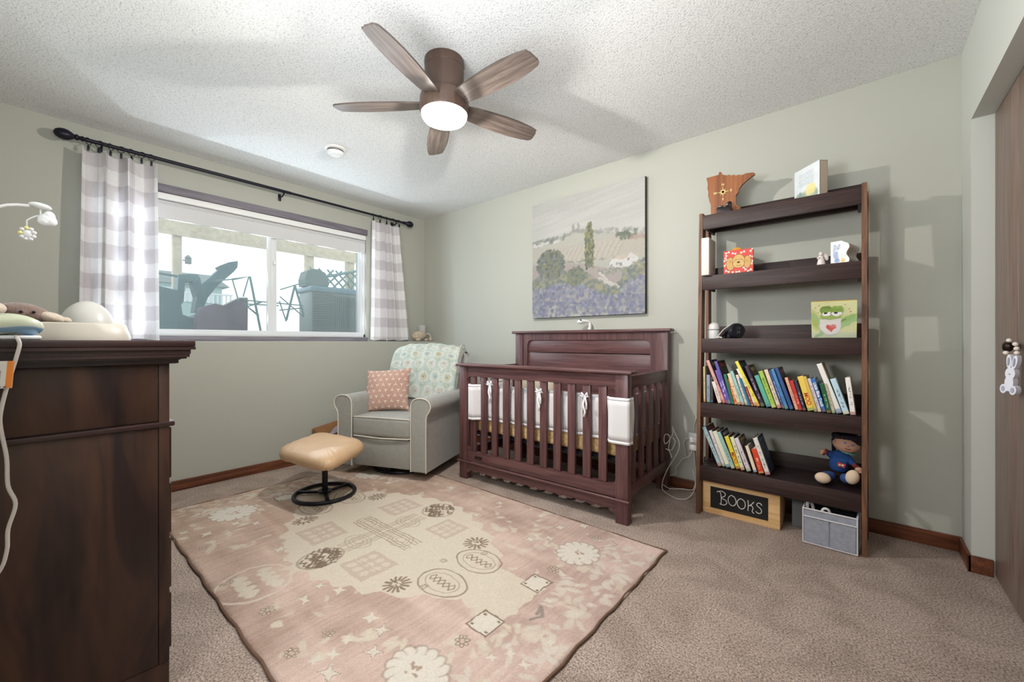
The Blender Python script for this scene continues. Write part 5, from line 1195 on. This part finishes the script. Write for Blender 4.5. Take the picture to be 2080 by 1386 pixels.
t = thing('angel_figurine', 'tiny white angel figurine with folded wings on the second shelf', 'figurine', (3.70, -.275, 1.4305))
PORC = mat('porcelain', (226, 216, 212), .4)
m = MB(); m.lathe([(0, 1.4305), (.019, 1.4305), (.016, 1.45), (.011, 1.468), (.010, 1.476), (.005, 1.480), (0, 1.481)], (3.70, -.275, 0), 20); m.ell((3.69, -.287, 1.468), (.008, .006, .005)); obj('gown', m, PORC, t)
m = MB(); m.ell((3.699, -.275, 1.490), (.0095, .0095, .0105)); obj('head', m, PORC, t)
for dx, r in ((.017, -.3), (-.006, .3)):
    m = MB(); m.ell((3.702+dx, -.262, 1.474), (.010, .004, .020), Matrix.Rotation(r, 4, 'Y')); obj('wing', m, PORC, t)
# wavy edged book
def wavy():
    C0 = (3.740, -.285, 1.4305); rz = math.radians(-17); t = thing('board_book', 'white wavy-edged board book with a grey-blue bear picture on the second shelf', 'book', C0, rz)
    M = WM[t.name]; hh = .112
    def edge(z): return .072+.006*math.sin(z*95+.4)-(max(0, z-.095)*1.2)
    n = 90; c = Cv(.08, hh, n, n, (240, 238, 236)); c.jitter(.0015, 14)
    GB = (160, 178, 206); c.ell(.026, .040, .014, .022, (150, 172, 204), .9, .4); c.ell(.030, .078, .013, .012, (186, 194, 210), .9, .4); c.ell(.020, .091, .005, .005, GB); c.ell(.040, .090, .005, .005, GB); c.ell(.016, .066, .006, .022, (176, 190, 214), .9, .5); c.ell(.028, .014, .012, .010, (120, 144, 190), .8, .5); c.ell(.033, .074, .003, .002, (110, 96, 96))
    c.ell(.054, .012, .009, .012, (226, 190, 120), .9, .4); c.ell(.058, .034, .018, .014, (238, 220, 216), .7, .6)
    P = np.zeros((n, n, 3))
    for j in range(n):
        z = hh*j/(n-1)
        for i in range(n): P[j, i] = M @ Vector((edge(z)*i/(n-1), 0, z))
    gridmesh('front_cover', P, c.I, BK, t, thick=.001)
    for q in range(8):
        pts = [(0, 0.0002)]+[(edge(hh*k/24)-.0008, hh*k/24+.0002) for k in range(25)]+[(0, hh)]
        m = MB(); m.prism(pts, .0015+q*.0165, .0150+q*.0165, 'xz', M); obj('board_page', m, mat('page_grey_%d' % (q % 2), (206, 200, 188) if q % 2 else (236, 232, 224), .8), t, smooth=0)
wavy()
# ---- third tier
c = Cv(.18, .195, 150, 160, (226, 230, 176)); c.noise(4, 20); c.jitter(.003, 12)
c.rect(0, .18, 0, .03, (216, 228, 206), .7); c.ell(.015, .10, .02, .05, (170, 190, 96), .8, .7, .2); c.line([(.0, .125), (.03, .10), (.045, .07), (.04, .02), (.02, .01)], .009, (170, 200, 150), .8)
c.line([(.165, .118), (.14, .10), (.115, .085), (.095, .06)], .012, (150, 192, 110), .8); c.line([(.17, .10), (.14, .075), (.10, .05)], .012, (160, 204, 140), .8); c.line([(.10, .075), (.135, .10)], .0018, (90, 120, 90))
c.ell(.078, .065, .046, .052, (176, 194, 176), .9, .08); c.ell(.078, .066, .0435, .0495, (238, 236, 232), 1, .12)
c.ell(.080, .118, .044, .030, (164, 188, 96), .9, .2); c.ell(.062, .150, .026, .024, (120, 152, 70), .95, .15); c.ell(.104, .150, .026, .023, (150, 184, 96), .95, .15)
for x in (.062, .102):
    c.ell(x, .134, .0225, .0165, (110, 132, 84), .9, .1); c.ell(x, .133, .0205, .0145, (246, 246, 246), 1, .1); c.ell(x-.003, .138, .009, .0055, (40, 34, 34), 1, .2); c.rect(x-.021, x+.021, .141, .158, (140, 170, 84), .9)
c.poly([(.034, .108), (.07, .103), (.12, .107), (.118, .085), (.09, .06), (.05, .07), (.032, .09)], (238, 234, 230), .9); c.line([(.036, .109), (.07, .101), (.12, .107)], .0014, (150, 150, 120))
c.ell(.070, .060, .012, .012, (224, 96, 88), .95, .3); c.ell(.088, .061, .012, .012, (222, 130, 130), .9, .4); c.poly([(.060, .055), (.099, .056), (.080, .030)], (220, 100, 88), .9)
for x, y in ((.02, .165), (.035, .175), (.03, .14), (.135, .178), (.15, .155), (.155, .14)): c.ell(x, y, .003, .003, (210, 120, 110), .9)
t = flatbook('frog_canvas', 'small square canvas painted with a smiling green frog holding a red heart', (3.662, -.298, 1.0512), math.radians(2), .180, .195, .018, c, (222, 196, 110), cat='canvas', pages=(150, 128, 70), lean=math.radians(-24))
t = thing('round_clock', 'small round black digital clock speaker on the third shelf', 'clock', (3.305, -.265, 1.0505))
Mc = Matrix.Translation((3.30, -.265, 1.0955)) @ Matrix.Rotation(math.radians(38), 4, 'Z') @ Matrix.Rotation(PI/2, 4, 'X')
m = MB(); m.lathe([(0, -.026), (.032, -.026), (.041, -.018), (.0445, 0), (.043, .018), (.040, .024), (0, .024)], (0, 0, 0), 36, None); m.b.transform(Mc); obj('clock_body', m, mat('clock_black', (34, 36, 44), .3), t)
m = MB(); m.lathe([(0, .0241), (.037, .0241), (.036, .0262), (0, .0262)], (0, 0, 0), 36); m.b.transform(Mc); obj('clock_face', m, mat('clock_face', (28, 30, 38), .15), t)
for s_, yy in (('12', .014), ('30', -.010)):
    obj('clock_digits', text_mb(s_, .022, Mc @ Matrix.Translation((0, yy, .0266)), .0002), mat('digit_grey', (96, 102, 114), .5), t, smooth=0)
t = thing('white_noise_machine', 'small white rounded sound machine at the left end of the third shelf', 'speaker', (3.165, -.255, 1.0505))
m = MB(); m.lathe([(0, 1.0505), (.032, 1.0505), (.0335, 1.06), (.0335, 1.115), (.029, 1.135), (.014, 1.146), (0, 1.148)], (3.176, -.25, 0), 28); obj('machine_body', m, PLASTW, t)
m = MB(); m.lathe([(.0338, 1.10), (.0350, 1.102), (.0350, 1.106), (.0338, 1.108)], (3.176, -.25, 0), 28); obj('trim_band', m, mat('grey_band', (160, 160, 162), .4), t)
t = thing('folding_stand', 'small black folding stand beside the round clock on the third shelf', 'stand', (3.235, -.235, 1.0505))
m = MB(); m.tube([(3.215, -.25, 1.054), (3.27, -.20, 1.128)], .006, 6); m.box(3.225, 3.26, -.21, -.16, 1.0508, 1.10, bev=.004); obj('stand_frame', m, BLACKM, t)
m = MB(); m.tube(spline([(3.20, -.30, 1.055), (3.215, -.295, 1.07), (3.235, -.285, 1.10), (3.262, -.30, 1.118), (3.29, -.32, 1.135)]), .0026, 6); m.tube(spline([(3.205, -.305, 1.054), (3.22, -.305, 1.058), (3.235, -.31, 1.054)]), .004, 6)
obj('charging_cord', m, CORD, None, label='short pale cord curled between the sound machine and the round clock', cat='cord')

# ---- doll
def doll():
    t = thing('doll', 'soft doll with dark hair in a blue shirt and jeans sitting on the bottom shelf', 'doll', (3.765, -.19, .2905))
    SK = mat('doll_skin', (206, 162, 138), .7); FT = mat('doll_foot', (222, 200, 174), .9); SH = mat('doll_shirt', (28, 70, 132), .85, bump=.4, bscale=200); JN = mat('doll_jeans', (62, 92, 150), .85, bump=.5, bscale=160, var=.2, vscale=40)
    HR = mat('doll_hair', (30, 22, 32), .75, bump=1, bscale=140)
    # head leans right
    hc = Vector((3.800, -.185, .497)); R = Matrix.Rotation(math.radians(14), 4, 'Y')
    m = MB(); v = m.ell(hc, (.052, .048, .046), R, 28, 20)
    for w_ in v:   # cheeks and chin
        d = w_.co-hc
        if d.z < 0 and d.y < 0: w_.co += Vector((d.x*.12, -.006, 0))
    m.ell(hc+Vector((-.050, .0, -.002)), (.008, .008, .012)); 
    hd = obj('head', m, SK, t, smooth=180)
    m = MB(); m.ell(hc+Vector((.006, .014, .018)), (.060, .052, .047), R, 28, 16)
    for k in range(26):
        a = PI+PI*k/25; m.ell(hc+Vector((.056*math.cos(a)+.006, .034*math.sin(a)+.0, .040-.005*math.sin(k*1.3)**2)), (.011, .010, .013), R, 8, 6)
    for k in range(10): m.ell(hc+Vector((-.052, .01+.004*k, .01-.007*k)), (.010, .009, .014), None, 8, 6)
    obj('hair', m, HR, t, smooth=180)
    for dx, dz in ((-.004, .012), (.026, .004)):
        m = MB(); m.ell(hc+Vector((dx, -.0475, dz-.001)), (.0062, .003, .0045)); e = obj('eye', m, mat('eye_blue', (110, 120, 190), .3), hd, smooth=180)
    m = MB(); m.ell(hc+Vector((.008, -.0545, -.004)), (.005, .005, .004)); obj('nose', m, SK, hd, smooth=180)
    m = MB(); m.tube([hc+Vector((-.004, -.0525, -.014)), hc+Vector((.006, -.055, -.019)), hc+Vector((.018, -.0525, -.019))], .0018, 6); obj('mouth', m, mat('doll_mouth', (140, 60, 60), .6), hd, smooth=180)
    # shirt with sleeves : one skinned body
    me = bpy.data.meshes.new('shirt'); V = [(3.765, -.175, .335), (3.768, -.175, .385), (3.778, -.178, .425), (3.795, -.182, .450), (3.742, -.185, .428), (3.716, -.195, .438), (3.815, -.19, .415), (3.836, -.205, .392)]
    E = [(0, 1), (1, 2), (2, 3), (2, 4), (4, 5), (2, 6), (6, 7)]
    me.from_pydata([tuple(Vector(v)-Vector((3.765, -.19, .2905))) for v in V], E, []); o = _link('shirt', me, SH, t, 180)
    sk = o.modifiers.new('skin', 'SKIN'); sr = [.040, .044, .034, .022, .021, .018, .020, .017]
    for q, r in zip(me.skin_vertices[0].data, sr): q.radius = (r, r)
    me.skin_vertices[0].data[0].use_root = True
    o.modifiers.new('sub', 'SUBSURF').levels = 2
    for p, q in (((3.712, -.197, .439), -.9), ((3.840, -.208, .389), .8)):
        m = MB()
        for k in range(3): m.tube([Vector(p)+Matrix.Rotation(q, 3, 'Y') @ Vector((.0185*math.cos(a), .0185*math.sin(a), -.006+.006*k)) for a in np.linspace(0, 2*PI, 19)[:-1]], .002, 5, closed=True)
        obj('cuff', m, mat('cuff_red', (150, 60, 60), .8), t)
    m = MB(); m.tube([hc+Vector((.004+.030*math.cos(a), .006+.028*math.sin(a), -.046+.007*math.cos(a)*-1)) for a in np.linspace(0, 2*PI, 25)[:-1]], .005, 6, closed=True); obj('collar', m, mat('collar_teal', (96, 160, 150), .8), t)
    c = Cv(.034, .022, 34, 24, (170, 52, 60)); c.ell(.010, .010, .005, .005, (190, 200, 120)); c.ell(.022, .012, .005, .005, (230, 200, 210)); c.ell(.028, .008, .003, .003, (110, 90, 130))
    gridmesh('shirt_patch', plane_pos((3.762, -.2255, .382), (.033, .001, -.008), (.005, .002, .021), 34, 24), c.I, BK, t, thick=.001)
    for p in ((3.704, -.202, .443), (3.850, -.222, .378)):
        m = MB(); m.ell(p, (.016, .015, .013)); 
        for k in range(4): m.ell(Vector(p)+Vector((.010*(1 if p[0] > 3.8 else -1)*(.6), -.010+.004*k-.002, -.010+.003*k)), (.008, .004, .005), None, 8, 6)
        obj('hand', m, SK, t, smooth=180)
    for (hip, knee, foot, fr, frr) in (((3.745, -.19, .318), (3.712, -.245, .322), (3.708, -.292, .325), (.034, .022, .028), 0), ((3.79, -.19, .318), (3.812, -.25, .325), (3.826, -.285, .352), (.028, .022, .037), .25)):
        me = bpy.data.meshes.new('jeans_leg'); me.from_pydata([tuple(Vector(v)-Vector((3.765, -.19, .2905))) for v in (hip, knee, Vector(knee).lerp(Vector(foot), .6))], [(0, 1), (1, 2)], [])
        o = _link('jeans_leg', me, JN, t, 180); o.modifiers.new('skin', 'SKIN')
        for q, r in zip(me.skin_vertices[0].data, (.026, .0255, .025)): q.radius = (r, r)
        o.modifiers.new('sub', 'SUBSURF').levels = 2
        m = MB(); m.ell(Vector(foot)+Vector((0, -.006, .0)), fr, Matrix.Rotation(frr, 4, 'Y'), 20, 14); obj('foot', m, FT, t, smooth=180)
doll()

# ------------------------------------------------------------------ crate and felt bin
PN = wood('pine_wood', (222, 176, 118), (246, 210, 158), 'x', .8, .5, bump=.08)
t = thing('chalkboard_crate', 'pale wooden crate with a black chalkboard panel reading BOOKS under the shelf', 'crate', (3.325, -.18, 0))
m = MB(); m.box(3.1275, 3.523, -.310, -.292, 0.001, .200, bev=.002); m.box(3.1275, 3.142, -.2915, -.08, .001, .197); m.box(3.5085, 3.523, -.2915, -.08, .001, .197); m.box(3.142, 3.5085, -.095, -.08, .001, .197); m.box(3.142, 3.5085, -.2915, -.095, .001, .012)
obj('crate_body', m, PN, t)
m = MB(); m.box(3.172, 3.468, -.3125, -.3101, .038, .163); obj('chalkboard', m, mat('chalkboard_black', (26, 25, 25), .7, var=.2), t, smooth=0)
LX = lambda X, Y: (3.172+.296*(X-440)/1165.0, .163-.125*(Y-0)/390.0)
# hand-drawn letters in panel units (0..1, 0..1)
ST = {
 'B': [[(.12, .22), (.15, .16), (.19, .24), (.20, .52), (.195, .78)], [(.13, .20), (.20, .13), (.27, .20), (.26, .34), (.20, .45), (.28, .52), (.30, .64), (.25, .76), (.17, .74)]],
 'O1': [[(.385, .22), (.34, .32), (.325, .48), (.35, .64), (.40, .70), (.45, .62), (.465, .46), (.44, .30), (.385, .22)]],
 'O2': [[(.545, .28), (.50, .38), (.485, .53), (.51, .68), (.56, .75), (.61, .66), (.625, .50), (.60, .35), (.545, .28)]],
 'K': [[(.67, .28), (.675, .50), (.67, .76)], [(.77, .30), (.72, .46), (.675, .54)], [(.69, .52), (.73, .50), (.755, .60), (.74, .74), (.77, .82)]],
 'S': [[(.90, .38), (.87, .30), (.83, .33), (.82, .43), (.87, .52), (.895, .62), (.88, .74), (.83, .76), (.80, .70)]]}
CHALK = mat('chalk', (226, 222, 216), .95)
for k_, sts in ST.items():
    m = MB()
    for st in sts:
        P = [(3.172+.296*u, -.3128, .163-.125*v) for u, v in st]; m.tube(spline(P, 6), .0022, 6)
    obj('letter', m, CHALK, t, smooth=180)
FE = mat('grey_felt', (158, 162, 174), 1, bump=.6, bscale=300, var=.12, vscale=50); FW = mat('felt_binding', (216, 214, 216), .9); DKF = mat('dark_lining', (30, 34, 40), .9)
t = thing('felt_caddy', 'grey felt storage caddy with white binding on the carpet under the shelf', 'storage caddy', (3.74, -.29, 0))
def wallp(x0, y0, x1, y1, z1, th=.006):
    d = Vector((x1-x0, y1-y0, 0)).normalized(); n_ = Vector((-d.y, d.x, 0))*th; m = MB()
    A = [Vector((x0, y0, .004)), Vector((x1, y1, .004)), Vector((x1, y1, z1)), Vector((x0, y0, z1))]; Bv = [a+n_ for a in A]
    V = [m.b.verts.new(p) for p in A+Bv]
    for f in ((0, 1, 2, 3), (7, 6, 5, 4), (0, 4, 5, 1), (1, 5, 6, 2), (2, 6, 7, 3), (3, 7, 4, 0)): m.b.faces.new([V[i] for i in f])
    return m
cn = [(3.632, -.385), (3.845, -.388), (3.855, -.20), (3.638, -.19)]
for i in range(4):
    a, b_ = cn[i], cn[(i+1) % 4]; w_ = obj('side_panel', wallp(a[0], a[1], b_[0], b_[1], .178), FE, t, smooth=0)
    m = MB(); off = -.001
    m.tube([(a[0], a[1]+off, .179), (b_[0], b_[1]+off, .179)], .0035, 6); m.tube([(a[0], a[1]+off, .006), (b_[0], b_[1]+off, .006)], .0035, 6); m.tube([(a[0], a[1]+off, .006), (a[0], a[1]+off, .179)], .0032, 6); obj('binding', m, FW, w_)
m = MB(); m.box(3.641, 3.737, -.3905, -.3865, .012, .140); m.box(3.745, 3.839, -.3925, -.3885, .012, .140); obj('front_pocket', m, FE, t, smooth=0)
m = MB(); m.tube([(3.636, -.3925, .142), (3.842, -.3945, .142)], .003, 6); obj('pocket_binding', m, FW, t)
m = MB(); m.box(3.645, 3.838, -.375, -.21, .004, .150); obj('dark_lining', m, DKF, t, smooth=0)
m = MB(); m.tube(spline([(3.70, -.37, .15), (3.715, -.375, .19), (3.735, -.372, .188), (3.745, -.36, .15)]), .006, 8); m.tube(spline([(3.645, -.33, .15), (3.648, -.33, .192), (3.66, -.32, .196), (3.67, -.31, .16)]), .008, 8); obj('handle', m, FW, t)
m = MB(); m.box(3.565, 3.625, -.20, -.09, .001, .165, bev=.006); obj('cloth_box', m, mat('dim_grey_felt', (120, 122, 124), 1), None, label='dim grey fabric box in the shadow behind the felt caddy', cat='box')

# ------------------------------------------------------------------ closet knob and bunny toy
t = thing('door_knob', 'small round dark metal knob on the brown closet door', 'knob', (4.285, -.588, 1.012))
KNB = mat('knob_bronze', (70, 60, 54), .25, .9)
m = MB(); m.lathe([(0, 0), (.012, 0), (.009, .006), (.007, .014), (.016, .020), (.020, .028), (.018, .037), (.010, .042), (0, .043)], (4.3016, -.588, 1.012), 24, Matrix.Rotation(-PI/2, 4, 'Y')); obj('knob', m, KNB, t)
t = thing('bunny_teether', 'white silicone bunny teether on a loop of beads hanging from the closet knob', 'teether', (4.287, -.60, .92))
SIL = mat('silicone_white', (224, 226, 236), .45); BEAD = mat('bead_cream', (226, 214, 206), .5)
for (x, y, z) in ((4.272, -.612, 1.036), (4.284, -.628, 1.022), (4.286, -.632, 1.006), (4.286, -.634, .990), (4.262, -.624, .990)):
    m = MB(); m.ell((x, y, z), (.008, .0105, .0075)); obj('bead', m, BEAD, t, smooth=180)
def bun(cy, cz, ry, rz_, ang=0):
    return [(cy+ry*math.cos(a)*math.cos(ang)-rz_*math.sin(a)*math.sin(ang), cz+ry*math.cos(a)*math.sin(ang)+rz_*math.sin(a)*math.cos(ang)) for a in np.linspace(0, 2*PI, 25)[:-1]]
BM = Matrix.Translation((4.272, -.628, .868)) @ Matrix.Rotation(math.radians(-56), 4, 'Z') @ Matrix.Rotation(math.radians(6), 4, 'Y')
m = MB()
for k, (cy, cz, ry, rz_, an) in enumerate(((.0095, .090, .0085, .026, -.10), (-.0085, .090, .0085, .026, .10), (0, .047, .0165, .022, 0), (0, .014, .0145, .026, 0), (.0155, -.012, .0115, .017, 0), (-.0155, -.012, .0115, .017, 0), (0, -.004, .015, .014, 0))):
    m.prism(bun(cy, cz, ry, rz_, an), -.006-.0004*k, .008+.0004*k, 'xz', BM)
obj('bunny', m, SIL, t, smooth=40)
SG = mat('silicone_grey', (166, 168, 184), .5)
for nm_, (cy, cz, ry, rz_) in (('foot_pad', (.0155, -.012, .006, .010)), ('foot_pad', (-.0155, -.012, .006, .010)), ('ear_lining', (.0095, .090, .003, .015)), ('ear_lining', (-.0085, .090, .003, .015)), ('nose', (0, .045, .0022, .0026))):
    m = MB(); m.prism(bun(cy, cz, ry, rz_), -.0094, -.0080, 'xz', BM); obj(nm_, m, SG, t, smooth=0)
# ------------------------------------------------------------------ light, world, camera
w = bpy.data.worlds.new('sky'); bpy.context.scene.world = w; w.use_nodes = True
bg = w.node_tree.nodes['Background']; bg.inputs['Color'].default_value = (.86, .93, 1.0, 1); bg.inputs['Strength'].default_value = 1.9
def sun(name, d, strength, ang, color):
    l = bpy.data.lights.new(name, 'SUN'); l.energy = strength; l.angle = math.radians(ang); l.color = color
    o = bpy.data.objects.new(name, l); C.objects.link(o)
    o.rotation_euler = Vector(d).to_track_quat('-Z', 'Y').to_euler(); o.location = (-3, -1.5, 3)
sun('sky_light', (1, .30, -.35), SUN1, 40, (.80, .90, 1.0))
for i in range(7):
    for j in range(3):
        l = bpy.data.lights.new('window_daylight', 'SPOT'); l.energy = WIN*(1.25 if j == 0 else .9); l.spot_size = math.radians(160); l.spot_blend = .5; l.shadow_soft_size = 0; l.color = (.80, .90, 1.0)
        o = bpy.data.objects.new('window_daylight', l); C.objects.link(o); o.location = (-.045, -2.52+i*.272, 1.22+j*.33)
        o.rotation_euler = Vector((1, .12, .05)).to_track_quat('-Z', 'Y').to_euler()
def area(name, loc, d, size, power, color, sy=None):
    l = bpy.data.lights.new(name, 'AREA'); l.energy = power; l.size = size; l.color = color
    if sy: l.shape = 'RECTANGLE'; l.size_y = sy
    o = bpy.data.objects.new(name, l); C.objects.link(o); o.location = loc
    o.rotation_euler = Vector(d).to_track_quat('-Z', 'Y').to_euler()
area('ceiling_fill', (3.15, -2.75, 1.5), (-.3, .45, 1), 1.1, UP_FILL, (.93, .97, 1))  # added fill lamp aimed upward to brighten ceiling and walls
area('side_fill', (2.75, -3.12, 1.45), (.35, .8, -.05), .45, FILL, (.98, .98, 1))  # unseen fill lamp, added to lift the right wall and shelf
l = bpy.data.lights.new('fan_bulb', 'POINT'); l.energy = 62; l.shadow_soft_size = .02; l.color = (1, .955, .90)
o = bpy.data.objects.new('fan_bulb', l); C.objects.link(o); o.location = (2.262, -1.607, 2.112)
cam = bpy.data.cameras.new('camera'); co = bpy.data.objects.new('camera', cam); C.objects.link(co)
co.location = (3.846, -2.9442, 1.0318); co.rotation_euler = (PI/2, 0, .70484)
cam.sensor_width = 36; cam.lens = 36*825.65/2080; cam.shift_y = 1/2080; cam.clip_start = .02
sc = bpy.context.scene; sc.camera = co
sc.view_settings.view_transform = 'Standard'; sc.view_settings.look = 'None'; sc.view_settings.exposure = EXPO
sc.cycles.max_bounces = 8; sc.cycles.diffuse_bounces = 5; sc.cycles.transparent_max_bounces = 12
sc.cycles.use_denoising = True; sc.cycles.caustics_reflective = False; sc.cycles.caustics_refractive = False
sc.cycles.sample_clamp_indirect = 8
